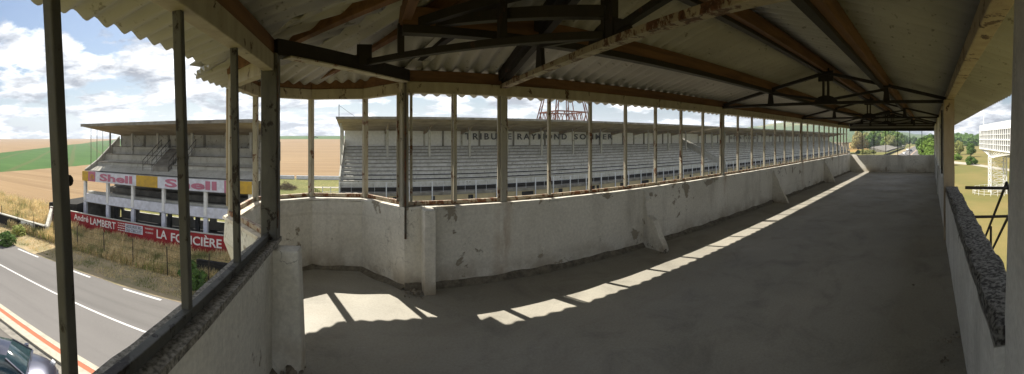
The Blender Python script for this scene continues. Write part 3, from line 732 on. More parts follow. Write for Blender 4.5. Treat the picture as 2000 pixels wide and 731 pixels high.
# =====================================================================
#  LARGE GRANDSTAND
# =====================================================================
def grand(name, label, x0, x1, words=None):
    T = thing(name, label, 'grandstand', (x0, 50, G))
    e = EYE
    m = MB(); z0 = e-6.3
    yz = [(50, G)]
    for k in range(10):
        y = 50+k*1.2; z = z0+.49*(k+.9); yz += [(y, z), (y+1.2, z)]
        # small lip nosing is left to the material
    yz += [(62, G)]
    m.ext_x(yz, x0, x1); T1 = m.build('terrace', 'conc2', T)
    for k in range(10):
        y = 50+k*1.2; z = z0+.49*(k+.9); m = MB(); m.box(x0+.3, x1-.3, y-.12, y+.32, z+.002, z+.07); m.build('bench', 'conc2' if k % 3 else 'conc', T)
        if k: m = MB(); m.box(x0+.3, x1-.3, y-.03, y-.001, z-.488, z-.34); m.build('bench_shade', 'dark' if k < 3 else 'conc_dark', T)  # solid dark strips paint the shade under the benches
    m = MB(); m.box(x0, x1, 62, 62.25, G, e+1.75); m.build('back_wall', 'white', T)
    m = MB(); m.box(x0+.3, x1-.3, 61.9, 61.99, z0+4.9, z0+5.02); m.build('wall_base', 'conc_dark', T)
    # roof: tapering slab, front edge high
    m = MB(); m.ext_x([(49.6, e+2.78), (49.6, e+3.02), (62.9, e+1.75), (62.9, e+1.5), (62, e+1.36), (53, e+2.30)], x0-.6, x1+.3); m.build('roof', 'roofunder', T)
    m = MB(); m.box(x0-.62, x1+.3, 49.45, 49.60, e+2.72, e+3.04); m.build('roof_fascia', 'conc_dark', T)
    x = x0+7.0; k = 0
    while x < x1-1:
        m = MB(); m.box(x-.17, x+.17, 56.9, 57.2, z0+.49*6.9, e+1.98); m.build('column', 'conc', T)
        m = MB(); m.ext_x([(50.6, e+2.60), (62, e+1.40), (62, e+.75), (59.5, e+1.15), (57.2, e+1.30), (54.5, e+2.05)], x-.14, x+.14); m.build('roof_beam', 'roofunder', T)
        for xx in (x, x+3.35):
            m = MB(); m.box(xx-.13, xx+.13, 61.76, 62.0, z0+4.9, e+1.40); m.build('pilaster', 'conc_dark' if xx > x else 'conc', T)
        x += 6.74; k += 1
    # front plinth, recess and railing
    m = MB(); m.box(x0+.2, x1-.2, 47.95, 48.15, G, G+1.15); pl = m.build('plinth', 'ochre', T)
    m = MB(); m.box(x0+.1, x1-.1, 47.85, 49.9, G+1.152, G+1.52); m.build('walkway', 'conc_dark', T)
    m = MB(); m.box(x0+.1, x1-.1, 49.4, 49.99, G+1.53, G+2.1); m.build('recess_shade', 'dark', T)  # black block paints the shadow behind the walkway
    rnd = random.Random(int(x0)+5); x = x0+6.
    cnt = 0
    while x < min(x1-3, x0+190) and cnt < 40:
        ww = rnd.choice((.5, .5, .7, 1.9)); m = MB(); m.box(x, x+ww, 47.90, 48.0, G+.1, G+1.02); m.build('opening', 'dark', T); x += rnd.choice((1.1, 4.1, 5.2, 6.3)); cnt += 1
    m = MB()
    m.beam((x0, 47.88, e-5.85), (x1, 47.88, e-5.85), .05, .05); m.beam((x0, 47.88, e-6.45), (x1, 47.88, e-6.45), .03, .03)
    rl = m.build('railing', 'railw', T)
    xs_ = [x0+3.1*i for i in range(int((x1-x0)/3.1)+1)]
    for x in xs_[:100]:
        m = MB(); m.box(x-.07, x+.07, 47.78, 47.90, G, e-5.8); m.build('rail_post', 'railw', T)
        m = MB(); m.box(x+1.53, x+1.56, 47.87, 47.90, G+1.5, e-5.85); m.build('baluster', 'railw', rl)
    return T
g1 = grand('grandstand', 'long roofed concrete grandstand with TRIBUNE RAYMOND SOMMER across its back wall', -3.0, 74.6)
for wd_, pa, pb in (('TRIBUNE', 908, 999), ('RAYMOND', 1010.5, 1107), ('SOMMER', 1121.5, 1196)):
    text(wd_, 61.74*math.tan((pa-707.5)/705), 61.74*math.tan((pb-707.5)/705), EYE-.18, EYE+.98, 61.72, 'letter_k', 'lettering', g1, .06, .022, spc=1.4)
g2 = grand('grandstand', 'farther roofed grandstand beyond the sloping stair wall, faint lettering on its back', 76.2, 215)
text('ROBERT', 100.5, 109.5, EYE-.2, EYE+.75, 61.72, 'letter_f', 'lettering', g2, .06, spc=1.3)
text('BENOIST', 111.2, 121.5, EYE-.2, EYE+.75, 61.72, 'letter_f', 'lettering', g2, .06, spc=1.3)
# end wall of first stand
def endwall(T, x, w_=.22, mat='conc'):
    m = MB(); e = EYE; z0 = e-6.3
    m.ext_x([(49.2, G+1.0), (49.6, z0+1.1), (62, z0+6.2), (62, G)], x-w_/2, x+w_/2); return m.build('side_wall', mat, T)
endwall(g1, -3.12); 
for y in (53.0, 56.5, 60): MB().box(-3.25, -3.05, y-.1, y+.1, EYE-6.3+.41*(y-50), EYE+2.9-.127*(y-50)).build('side_post', 'conc', g1)
m = MB(); m.beam((-3.2, 49.7, EYE+3.0), (-3.2, 49.7, EYE+4.75), .09, .09); m.tube((-3.2, 49.7, EYE+4.6), (-1.0, 50, EYE+3.05), .02, 5)
m.build('flag_stay', 'iron', g1)
# sloping stair block between the stands
S_ = thing('stair_wall', 'sloping concrete stair wall dividing the two big grandstands', 'stairway', (75.4, 50, G))
m = MB(); e = EYE; z0 = e-6.3
m.ext_x([(48.2, G), (48.2, z0+1.0), (50.5, z0+1.6), (62, z0+6.6), (62, G)], 74.62, 74.9); m.build('side_wall', 'conc', S_)
m = MB(); m.ext_x([(48.2, G), (48.2, z0+1.0), (50.5, z0+1.6), (62, z0+6.6), (62, G)], 75.9, 76.18); m.build('side_wall', 'conc', S_)
yz = [(48.2, G)]
for k in range(20): yz += [(48.4+k*.68, z0-1.0+.3*(k+1)), (48.4+(k+1)*.68, z0-1.0+.3*(k+1))]
yz += [(62, G)]
m = MB(); m.ext_x(yz, 74.9, 75.9); m.build('stairs', 'conc2', S_)

# =====================================================================
#  SMALL TWO-STOREY STAND WITH THE SHELL BOARD
# =====================================================================
T = thing('small_grandstand', 'small two storey concrete stand with sloping roof above the yellow and white board', 'grandstand', (-16.6, 26, G))
e = EYE; X0, X1 = -25.2, -8.05; YF = 26.0; YB = 31.7
m = MB(); m.ext_x([(25.3, e+1.20), (25.3, e+1.42), (32.5, e+.62), (32.5, e+.34), (31.7, e+.34)], X0+.3, X1+.5); m.build('roof', 'roofunder', T)
m = MB(); m.box(X0+.27, X1+.5, 25.18, 25.30, e+1.17, e+1.44); m.build('roof_fascia', 'conc_dark', T)
m = MB(); m.box(X0+.2, X1+.2, YB, YB+.22, e-3.9, e+.42); m.box(X0+.2, X1+.2, YB, YB+.22, G+1.25, e-3.9); m.box(X0+.2, X1+.2, YB, YB+.22, G, G+.85)
for x in (-25, -22.9, -19.6, -16.4, -13.9, -11.2, -8.4): m.box(x-.35, x+.35, YB+.01, YB+.21, G+.85, G+1.25)
m.build('back_wall', 'conc', T)
# terrace steps
yz = [(YF, e-3.45), (YF, e-3.2), (28, e-3.2), (28, e-2.42), (29.2, e-2.42), (29.2, e-1.65), (30.4, e-1.65), (30.4, e-.88), (31.7, e-.88), (31.7, e-1.2)]
m = MB(); m.ext_x(yz, X0, X1); m.build('terrace', 'conc', T)
for y, z in ((28, -2.42), (29.2, -1.65), (30.4, -.88)):
    m = MB(); m.box(X0-.02, X1, y-.06, y+.25, e+z+.002, e+z+.06); m.build('step_edge', 'conc_dark', T)
m = MB(); m.box(X0+.02, X1-.02, YF+.02, 27.95, e-3.198, e-3.18); m.build('landing', 'darkc', T)  # thin dark sheet paints the shade on this floor
# side walls of the terrace
for x in (X0-.06, X1+.06):
    m = MB(); m.ext_x([(26.2, e-3.3), (26.2, e-3.05), (28, e-2.2), (31.7, e+.3), (31.7, e-3.3)], x-.09, x+.09); m.build('side_wall', 'conc', T)
m = MB(); m.box(X1+.1, X1+.32, 27.2, YB+.2, G, e-.2); m.box(X1+.1, X1+.32, 29.5, YB+.2, e-.2, e+.45); m.build('side_wall', 'conc_dark', T)
m = MB(); m.beam((X1+.7, YB+.1, e-.3), (X1+.7, YB+.1, e-2.0), .05, .05); m.beam((X1+.3, YB+.1, e-.3), (X1+.7, YB+.1, e-.3), .05, .05); m.beam((X1+.3, YB+.1, e-2.0), (X1+.7, YB+.1, e-2.), .05, .05); m.build('wall_bracket', 'iron', T)
for px in (258, 308, 375, 442, 490):
    x = 30.3*math.tan((px-707.5)/705); m = MB(); m.box(x-.11, x+.11, 30.2, 30.42, e-1.65, e+.66); m.build('column', 'conc', T)
for px in (283, 330, 400, 460):
    x = YB*math.tan((px-707.5)/705); m = MB(); m.box(x-.09, x+.09, YB-.12, YB, e-.88, e+.45); m.build('pilaster', 'conc_dark', T)
for y, r in ((26.6, .03), (27.5, .03), (28.4, .03), (29.6, .10), (31.5, .05)):
    m = MB(); m.tube((X0+.35, y, e-3.0+(max(0, y-28)*.65)), (X0+.35, y, e+1.28-.12*(y-25.3)), r, 8); m.build('side_post', 'conc_dark', T)
# stairs in the terrace with iron handrails
for xa, xb in ((-19.0, -18.0), (-16.2, -15.2)):
    st = MB()
    for k in range(10): st.box(xa, xb, 27.3+k*.32, 31.0, e-3.2+k*.235, e-3.2+(k+1)*.235)
    st = st.build('stairs', 'conc2', T)
    for x in (xa, xb):
        m = MB()
        m.tube((x, 27.3, e-2.0), (x, 30.6, e+.0-.1), .028, 6); m.tube((x, 27.3, e-2.5), (x, 30.6, e-.6), .02, 6)
        for k in range(5): m.tube((x, 27.3+k*.82, e-3.0+k*.50), (x, 27.3+k*.82, e-2.0+k*.475), .022, 6)
        m.build('handrail', 'iron', st)
m = MB(); m.ext_x([(27.3, e-3.2), (27.3, e-2.5), (30.8, e-.75), (30.8, e-3.2)], -17.9, -16.3); m.build('stair_block', 'conc_dark', T)
# middle storey
m = MB(); m.box(X0, X1, YF, YB, e-6.32, e-6.12); m.build('floor_slab', 'conc_dark', T)
m = MB(); m.box(X0, X1, YF-.08, YF+.08, e-6.25, e-5.45); m.build('balcony_wall', 'bluewhite', T)
m = MB(); m.box(X0, X1, YF+.5, YF+1.0, e-6.1, e-5.30); m.build('inner_parapet', 'conc', T)
m = MB()
for k in range(3): m.box(X0+.3, X1-.3, 28+k*1.2, 31.6, e-6.1+k*.5, e-5.6+k*.5)
m.build('lower_terrace', 'conc_dark', T)  # darker tone paints the shade inside the middle storey
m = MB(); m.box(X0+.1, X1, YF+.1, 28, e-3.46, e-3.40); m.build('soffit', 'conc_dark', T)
for px in (167, 211, 260, 320, 402, 489):
    x = YF*math.tan((px-707.5)/705); m = MB(); m.box(x-.13, x+.13, YF-.14, YF+.14, e-6.1, e-3.5); m.build('column', 'white', T)
    m = MB(); m.box(x-.17, x+.17, YF-.12, YF+.16, G, e-6.3); m.build('column', 'bluewhite', T)
for px in (225, 330, 385, 450):
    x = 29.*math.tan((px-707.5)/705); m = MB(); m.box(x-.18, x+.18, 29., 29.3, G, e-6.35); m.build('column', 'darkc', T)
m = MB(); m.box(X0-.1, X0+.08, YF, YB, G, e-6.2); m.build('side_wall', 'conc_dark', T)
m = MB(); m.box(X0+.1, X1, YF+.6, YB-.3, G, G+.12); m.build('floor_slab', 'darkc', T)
m = MB(); m.box(X0+.1, X1-.1, YB-.06, YB-.01, G+1.3, e-6.3); m.build('shade_backing', 'darkc', T)  # dark sheet before the back wall paints the ground floor shade
m = MB(); m.box(X0+.1, X1-.1, YF+.1, YB-.1, e-6.34, e-6.33); m.build('soffit', 'darkc', T)  # dark sheet paints the shade under the slab
m = MB(); m.add([(-29.6, 25.1, G+1.95), (X0-.15, 25.1, G+2.3), (X0-.15, 31.5, G+2.9), (-29.4, 31.5, G+2.0), (-29.6, 25.1, G), (X0-.15, 25.1, G), (X0-.15, 31.5, G), (-29.4, 31.5, G)],
                 [(0, 1, 2, 3), (4, 5, 1, 0), (6, 7, 3, 2), (7, 4, 0, 3), (5, 6, 2, 1)]); o = m.build('lean_to_shed', 'dark')
tagm(o, 'low black tarred lean-to shed at the left end of the small stand', 'shed')

# board with the shell
Bd = thing('advertising_board', 'long yellow and white advertising board fixed across the small stand, faded pink Shell lettering', 'sign', (-16.8, 25.7, e-4.2))
def pan(a, b, mat):
    xa, xb = 25.75*math.tan((a-707.5)/705), 25.75*math.tan((b-707.5)/705)
    m = MB(); m.box(xa, xb, 25.72, 25.78, e-4.17, e-3.22); m.build('panel', mat, Bd); return xa, xb
for a, b, c in ((161, 172.5, 'yellow'), (172.7, 186.5, 'pink'), (186.7, 266, 'bluewhite'), (266.2, 308, 'yellow'), (308.2, 438, 'bluewhite'), (438.2, 449, 'pink'), (467.2, 492, 'yellow'), (449.2, 467, 'pink')): pan(a, b, c)
X_ = lambda px: 25.7*math.tan((px-707.5)/705)
text('Shell', X_(194.5), X_(258), e-4.03, e-3.33, 25.70, 'pink', 'lettering', Bd, .02, .035)
text('Shell', X_(322), X_(423), e-4.03, e-3.33, 25.70, 'pink', 'lettering', Bd, .02, .035)
def shell(px, s_):
    cx_ = X_(px); cz = e-3.72; m = MB(); pts = [(-.12, -.30), (.12, -.30), (.16, -.2)]
    pts += [(.30*math.cos(t)*(1+.04*math.cos(t*14)), -.02+.30*math.sin(t)*(1+.04*math.cos(t*14))) for t in [R(-25+i*230/24) for i in range(25)]]+[(-.16, -.2)]
    n_ = len(pts); vs = [(cx_+u*s_, 25.69, cz+v*s_) for u, v in pts]+[(cx_+u*s_, 25.715, cz+v*s_) for u, v in pts]
    m.add(vs, [tuple(range(n_)), tuple(range(2*n_-1, n_-1, -1))]+[(i, n_+i, n_+(i+1) % n_, (i+1) % n_) for i in range(n_)])
    o = m.build('shell_emblem', 'yellow', Bd)
    m = MB()
    for k in range(-3, 4): m.beam((cx_+k*.02, 25.685, cz-.25*s_), (cx_+math.sin(k*.3)*.26*s_, 25.685, cz-.02+math.cos(k*.3)*.26*s_), .012, .018)
    m.build('emblem_ribs', 'pink', o)
shell(179.5, .95); shell(449, .95)

# red banner wall
Rb = thing('advertising_wall', 'long red advertising wall lettered André LAMBERT and LA FONCIÈRE behind the dry grass', 'sign', (-18.7, 24.5, G))
m = MB(); m.box(-28.8, -8.75, 24.5, 24.68, G, G+1.66); m.build('wall', 'red', Rb)
m = MB(); m.box(-28.8, -7.0, 24.47, 24.71, G+1.662, G+1.71); m.build('wall_coping', 'conc', Rb)
m = MB(); m.box(-8.745, -7.0, 24.5, 24.68, G, G+1.66); m.build('white_panel', 'white', Rb)
X_ = lambda px: 24.5*math.tan((px-707.5)/705)
zb = G+.62
text('ASS', X_(98), X_(112), zb+.36, zb+.74, 24.49, 'letter_w', 'lettering', Rb, .02, .02)
text('André', X_(144.5), X_(172.5), zb+.32, zb+.90, 24.49, 'letter_w', 'lettering', Rb, .02, .012)
text('LAMBERT', X_(176.5), X_(226), zb+.22, zb+.84, 24.49, 'letter_w', 'lettering', Rb, .02, .012)
text('LA', X_(306), X_(326), zb+.18, zb+.86, 24.49, 'letter_w', 'lettering', Rb, .02, .012)
text('FONCIÈRE', X_(334), X_(433), zb+.10, zb+.94, 24.49, 'letter_w', 'lettering', Rb, .02, .018)
m = MB(); m.box(X_(245), X_(279), 24.46, 24.495, zb+.22, zb+.92); pb = m.build('white_panel', 'bluewhite', Rb)
text('ASSUREURS', X_(247), X_(277), zb+.60, zb+.86, 24.45, 'letter_k', 'lettering', pb, .015)
text('DU CIRCUIT', X_(247), X_(277), zb+.28, zb+.54, 24.45, 'letter_k', 'lettering', pb, .015)
text('TRANSPORT', X_(283), X_(300), zb+.74, zb+.86, 24.49, 'letter_w', 'lettering', Rb, .02)
text('ACCIDENTS', X_(284), X_(299), zb+.42, zb+.54, 24.49, 'letter_w', 'lettering', Rb, .02)
m = MB()
for k in range(4):
    xx = X_(230)
    for j in range(6): m.box(xx+.05*(k % 2)+j*.19, xx+.05*(k % 2)+j*.19+.13, 24.485, 24.50, zb+.82-k*.2, zb+.89-k*.2)
m.build('small_print', 'letter_w', Rb)
for i, (s_, a, b) in enumerate((('LE', .98, .80), ('DE', .72, .50), ('A CO', .42, .24), ('CIME', .16, -.02))):
    text(s_, X_(445), X_(445)+(.75 if i < 2 else .95), zb+b, zb+a, 24.49, 'letter_k', 'lettering', Rb, .02)
# old pit wall and wing wall at the far left
Pw = thing('pit_wall', 'low black roadside wall with a white chequered panel at the left edge', 'wall', (-33, 19.5, G))
m = MB(); m.add([(-48, 18.9, G), (-25.0, 20.6, G), (-25.0, 20.85, G), (-48, 19.15, G), (-48, 18.9, G+1.15), (-25.0, 20.6, G+.9), (-25.0, 20.85, G+.9), (-48, 19.15, G+1.15)],
               [(0, 1, 5, 4), (1, 2, 6, 5), (2, 3, 7, 6), (4, 5, 6, 7), (3, 0, 4, 7)]); m.build('wall', 'dark', Pw)
m = MB(); m.add([(-48, 18.85, G+1.152), (-25.0, 20.55, G+.902), (-25.0, 20.9, G+.902), (-48, 19.2, G+1.152), (-48, 18.85, G+1.24), (-25.0, 20.55, G+.99), (-25.0, 20.9, G+.99), (-48, 19.2, G+1.24)],
               [(0, 1, 5, 4), (1, 2, 6, 5), (2, 3, 7, 6), (4, 5, 6, 7), (3, 0, 4, 7), (3, 2, 1, 0)]); m.build('wall_coping', 'conc', Pw)
f_ = lambda x: 18.9+(x+48)*1.7/23
m = MB(); xa, xb = -28.2, -26.2; m.add([(xa, f_(xa)-.03, G+.15), (xb, f_(xb)-.03, G+.15), (xb, f_(xb)-.03, G+.9), (xa, f_(xa)-.03, G+.93), (xa, f_(xa)-.004, G+.15), (xb, f_(xb)-.004, G+.15), (xb, f_(xb)-.004, G+.9), (xa, f_(xa)-.004, G+.93)],
               [(0, 1, 2, 3), (4, 0, 3, 7), (1, 5, 6, 2), (3, 2, 6, 7)]); m.build('white_panel', 'white', Pw)
m = MB()
for i in range(5):
    for j in range(4):
        if (i+j) % 2 == 0:
            x = -27.65+i*.2; m.box(x, x+.19, f_(x)-.06, f_(x)-.035, G+.25+j*.15, G+.39+j*.15)
m.build('chequered_pattern', 'letter_k', Pw)
o = MB().add([(-25.0, 20.7, G), (-28.8, 24.6, G), (-28.6, 24.8, G), (-24.8, 20.9, G), (-25.0, 20.7, G+.9), (-28.8, 24.6, G+1.65), (-28.6, 24.8, G+1.65), (-24.8, 20.9, G+.9)],
             [(1, 0, 4, 5), (2, 1, 5, 6), (3, 2, 6, 7), (0, 3, 7, 4), (4, 7, 6, 5)]).build('wing_wall', 'conc')
tagm(o, 'short grey sloping wing wall joining the roadside wall to the red lettered wall', 'wall')

o = MB().box(-10.2, -7.6, 20.6, 20.85, G, G+1.1).build('low_wall', 'dark', bevel=.02)
tagm(o, 'low black wall piece in the grass below the right end of the red lettered wall', 'wall')
# wire fence on rusty posts
Fn = thing('wire_fence', 'rusty wire fence on thin dark posts in the tall dry grass', 'fence', (-17, 20.1, G))
px_posts = [(-31.5, 20.3), (-28.6, 20.3), (-26.1, 20.3), (-23.2, 20.2), (-20.3, 20.2), (-17.5, 20.2), (-14.8, 20.05), (-11.9, 19.9), (-9.0, 19.85), (-6.1, 19.8)]
for (x, y) in px_posts:
    m = MB(); lx = random.uniform(-.08, .08); m.tube((x, y, G-.1), (x+lx, y+random.uniform(-.05, .05), G+1.85), .032, 6); m.build('post', 'rustpost', Fn)
for z in (.35, .8, 1.25, 1.7):
    m = MB()
    for (xa, ya), (xb, yb) in zip(px_posts, px_posts[1:]):
        for k in range(6):
            t0, t1 = k/6, (k+1)/6; sg = lambda t: -.10*4*t*(1-t)
            m.tube((xa+(xb-xa)*t0, ya+(yb-ya)*t0, G+z+sg(t0)), (xa+(xb-xa)*t1, ya+(yb-ya)*t1, G+z+sg(t1)), .007, 4)
    m.build('wire', 'rustpost', Fn)

# =====================================================================
#  BACKGROUND OBJECTS
# =====================================================================
# oxide-red lattice mast behind the stand
Tm = thing('lattice_mast', 'rust red steel lattice mast rising behind the long grandstand roof', 'tower', (54.6, 88, G))
def mastpt(ix, iy, z):        # splayed legs
    t = (z-G)/34.; hw = 9.2*(1-t)+3.6*t*.5
    return Vector((54.6+ix*hw*.86, 88+iy*hw*.86, z))
for ix in (-1, 1):
    for iy in (-1, 1):
        m = MB()
        for q in (-.45, .45):
            a = mastpt(ix, iy, G)+Vector((q*1.6, 0, 0)); b = mastpt(ix, iy, G+32)+Vector((q*.2, 0, 0)); m.beam(a, b, .26, .26)
        for k in range(10):
            z = G+k*3.2; a = mastpt(ix, iy, z); b = mastpt(ix, iy, z+3.2); sp_ = .8*(1-k/11); m.beam(a+Vector((-sp_, 0, 0)), b+Vector((sp_*.9, 0, 0)), .12, .12)
        m.build('leg', 'mastred', Tm)
ZB = 17.6
for sgn in (-1, 1):
    for ax in (0, 1):
        zt = ZB-8.4
        a = mastpt(-1, sgn, zt) if ax == 0 else mastpt(sgn, -1, zt); b = mastpt(1, sgn, zt) if ax == 0 else mastpt(sgn, 1, zt)
        m = MB(); m.beam(a, b, .3, .35)
        lo = Vector((0, 0, -3.4)); K = 4
        m.beam(a+lo, b+lo, .2, .2)
        for k in range(K):
            p = a.lerp(b, k/K); q = a.lerp(b, (k+1)/K); mid = p.lerp(q, .5)+lo
            m.beam(p, mid, .15, .15); m.beam(mid, q, .15, .15)
        m.build('truss', 'mastred', Tm)
for zt in (ZB+2, ZB+6):
    m = MB(); cr = [mastpt(-1, -1, zt), mastpt(1, -1, zt), mastpt(1, 1, zt), mastpt(-1, 1, zt)]
    for i in range(4): m.beam(cr[i], cr[(i+1) % 4], .2, .2)
    m.build('ring', 'mastred', Tm)
m = MB(); m.beam((54.6, 88-8, G+8), (54.6, 86, G+30), .18, .18); m.build('centre_post', 'mastred', Tm)

# low pale barriers at the edge of the stubble field
for i, (xa, xb) in enumerate(((-21.2, -14.7), (-14.2, 0.5))):
    o = MB().box(xa, xb, 77.0, 77.3, G, G+.78).build('barrier', 'bluewhite', bevel=.03)
    tagm(o, ('shorter' if i == 0 else 'longer')+' low white barrier at the foot of the stubble field, '+('beside the small stand' if i == 0 else 'running behind the grandstand'), 'barrier')
# brush heap
m = MB(); rnd = random.Random(3)
for k in range(420):
    a = rnd.uniform(0, 6.28); r = rnd.uniform(0, 1)**.7*1.9; h = (1.9-r)*.75
    p = Vector((-13.2+r*math.cos(a), 62+r*math.sin(a), G+rnd.uniform(0, h))); q = p+Vector((rnd.uniform(-.6, .6), rnd.uniform(-.6, .6), rnd.uniform(-.15, .5)))
    m.tube(p, q, .03, 4, .012)
tagm(m.build('brush_heap', 'brush'), 'brown heap of cut brushwood on the lawn beside the small stand', 'brush heap')
# green mesh fence and gate posts beside the long stand
Fg = thing('mesh_fence', 'low green mesh fence on the lawn left of the long grandstand', 'fence', (-5.5, 53, G))
for k in range(6):
    x = -7.6+k*.45; y = 56-k*1.2; m = MB(); m.tube((x, y, G), (x, y, G+1.25), .035, 6); m.build('post', 'leaf_dark', Fg)
m = MB()
for z in (.2, .55, .9, 1.2): m.tube((-7.6, 56, G+z), (-5.35, 50, G+z), .02, 4)
for k in range(28):
    t = k/27; m.tube((-7.6+2.25*t, 56-6*t, G+.05), (-7.6+2.25*t, 56-6*t, G+1.2), .012, 4)
m.build('mesh', 'leaf_dark', Fg)
Rg = thing('forecourt_railing', 'pale tubular railing in front of the left end of the long grandstand', 'railing', (-4, 47.9, G))
for k in range(3):
    x = -5.3+k*1.1; m = MB(); m.tube((x, 47.9, G), (x, 47.9, G+2.4), .05, 6); m.build('post', 'railw', Rg)
m = MB(); m.tube((-5.3, 47.9, G+2.35), (-3.1, 47.9, G+2.35), .035, 6); m.build('rail', 'railw', Rg); m = MB(); m.tube((-5.3, 47.9, G+1.7), (-3.1, 47.9, G+1.7), .03, 6); m.build('rail', 'railw', Rg)
m = MB(); m.box(-5.4, -3.1, 47.8, 49.8, G, G+.9); m.build('base_slab', 'conc', Rg)

# tractor-like trailer on the far green field
m = MB(); y = 620; z = G+gh(-80, y)
m.box(-84, -79.5, y, y+2.5, z+.8, z+2.6); m.box(-79.4, -76, y+.2, y+2.3, z+.8, z+1.8); m.tube((-83, y-.2, z+.7), (-83, y+.2, z+.7), .8, 12); m.tube((-78, y-.2, z+.7), (-78, y+.2, z+.7), .8, 12)
tagm(m.build('farm_trailer', 'iron'), 'tiny dark farm trailer on the far green field skyline', 'trailer')

# ---- white stilted building on a lattice leg, right edge ----
W = thing('stilted_building', 'white glazed box building standing on a white lattice leg in the meadow', 'building', (56, -11, G))
bx0, bx1, by0, by1 = 42.0, 64.0, -9.1, -14.5
zb0, zb1 = EYE-1.75, EYE+2.35
Yf = lambda x: -9.0-(64-x)*.055
m = MB()
def face_pt(x, z, out=0): return (x, Yf(x)+out, z)
m.add([face_pt(42, zb1-.95), face_pt(64, zb1-.95), face_pt(64, zb1), face_pt(42, zb1), (42, by1, zb1-.95), (64, by1, zb1-.95), (64, by1, zb1), (42, by1, zb1)],
      [(1, 0, 3, 2), (5, 1, 2, 6), (0, 4, 7, 3), (4, 5, 6, 7), (3, 7, 6, 2)]); m.build('parapet_band', 'whitem', W)
m = MB(); m.add([face_pt(42, zb0, -.15), face_pt(64, zb0, -.15), face_pt(64, zb1-.96, -.15), face_pt(42, zb1-.96, -.15), (42, by1, zb0), (63.9, by1, zb0), (63.9, by1, zb1-.96), (42, by1, zb1-.96)],
      [(1, 0, 3, 2), (5, 1, 2, 6), (0, 4, 7, 3), (4, 5, 6, 7), (0, 1, 5, 4)]); m.build('glazing', 'glass', W)
m = MB()
K = 20
for k in range(K+1):
    x = 42+22*k/K; wd_ = .40 if k % 10 == 0 else .15
    m.beam(face_pt(x, zb0, .0), face_pt(x, zb1-.95, .0), wd_, .12, (0, 1, 0))
for z, h in ((zb0+.03, .16), (zb0+.85, .07), (zb0+1.6, .16), (zb0+2.35, .07), (zb1-1.0, .10)): m.beam(face_pt(42, z), face_pt(64, z), .14, h)
for k in range(6):
    y = -9.0-k*1.1; m.beam((64.03, y, zb0), (64.03, y, zb1-.95), .12, .12)
m.build('window_frame', 'whitem', W)
LX, LY, HW = 57.5, -11.0, 1.25
m = MB()
for ix in (-1, 1):
    for iy in (-1, 1):
        m.beam((LX+ix*HW, LY+iy*HW, G), (LX+ix*HW, LY+iy*HW, zb0-1.15), .18, .18)
for side_ in range(4):
    cr = [(-1, -1), (1, -1), (1, 1), (-1, 1)]; a, b = cr[side_], cr[(side_+1) % 4]; zc = G; st = (zb0-1.15-G)/6
    for k in range(6):
        p = lambda q, z: (LX+q[0]*HW, LY+q[1]*HW, z)
        m.beam(p(a, zc), p(b, zc+st), .05, .05); m.beam(p(b, zc), p(a, zc+st), .05, .05); m.beam(p(a, zc+st), p(b, zc+st), .06, .06); zc += st
m.build('lattice_leg', 'whitem', W)
m = MB()
for k in range(12):
    x = 42+22*k/11
    for y in (Yf(x)-.05, by1):
        m.beam((x, y, zb0), (LX+(x-LX)*.18, LY+(y-LY)*.45, zb0-1.15), .10, .10)
    if k < 11: x2 = 42+22*(k+1)/11; m.beam((x, Yf(x)-.05, zb0), (LX+(x2-LX)*.18, LY+1.1, zb0-1.15), .08, .08)
m.beam((LX-3.2, LY+1.1, zb0-1.15), (LX+1.5, LY+1.1, zb0-1.15), .16, .16); m.beam((LX-3.2, LY-1.3, zb0-1.15), (LX+1.5, LY-1.3, zb0-1.15), .16, .16)
m.build('under_truss', 'whitem', W)
m = MB(); m.tube((63.2, -9.6, zb1), (63.2, -9.6, zb1+2.7), .05, 6); m.tube((63.2, -9.6, zb1+.6), (63.2, -9.0, zb1+.6), .03, 5); m.build('antenna', 'whitem', W)
# ring fence round the leg
Rf = thing('ring_fence', 'low pale ring fence round the foot of the white lattice leg', 'fence', (56.6, -11.6, G))
m = MB(); cx_, cy_ = 57.5, -10.4; K = 40; rr = 3.4
for z in (.25, .65, .95):
    m = MB()
    for k in range(K): t0, t1 = 2*math.pi*k/K, 2*math.pi*(k+1)/K; m.tube((cx_+rr*math.cos(t0), cy_+rr*math.sin(t0), G+z), (cx_+rr*math.cos(t1), cy_+rr*math.sin(t1), G+z), .02, 4)
    m.build('rail', 'whitem', Rf)
for k in range(20):
    t = 2*math.pi*k/20; m = MB(); m.tube((cx_+rr*math.cos(t), cy_+rr*math.sin(t), G), (cx_+rr*math.cos(t), cy_+rr*math.sin(t), G+1.0), .04, 5); m.build('post', 'whitem', Rf)

# ---- outside stair and its railing behind the rear parapet ----
St = thing('outside_stair', 'black tubular stair railing and steps outside the rear parapet at the right', 'staircase', (4.4, -.9, -.2))
m = MB(); m.box(3.0, 4.5, -1.35, -.44, -.16, -.02); m.build('landing', 'cap2', St)
yz = []
m = MB()
for k in range(14): m.box(4.5+k*.27, 4.77+k*.27+.02, -1.6, -.98, -.20-(k+1)*.17, -.02-(k)*.17-.17)
m.build('steps', 'cap2', St)
m = MB(); m.tube((4.4, -.44, 1.08), (4.4, -1.02, 1.06), .020); m.build('rail', 'iron', St); m = MB(); m.tube((4.4, -.44, .72), (4.4, -1.02, .71), .018); m.build('rail', 'iron', St)
for yy in (-.98, -1.08):
    zz_ = 1.12 if yy > -1 else .84
    m = MB(); m.tube((4.35, yy, zz_-.08), (4.5, yy, zz_), .020); m.tube((4.5, yy, zz_), (7.6, yy, zz_-2.05), .020); m.build('handrail', 'iron', St)
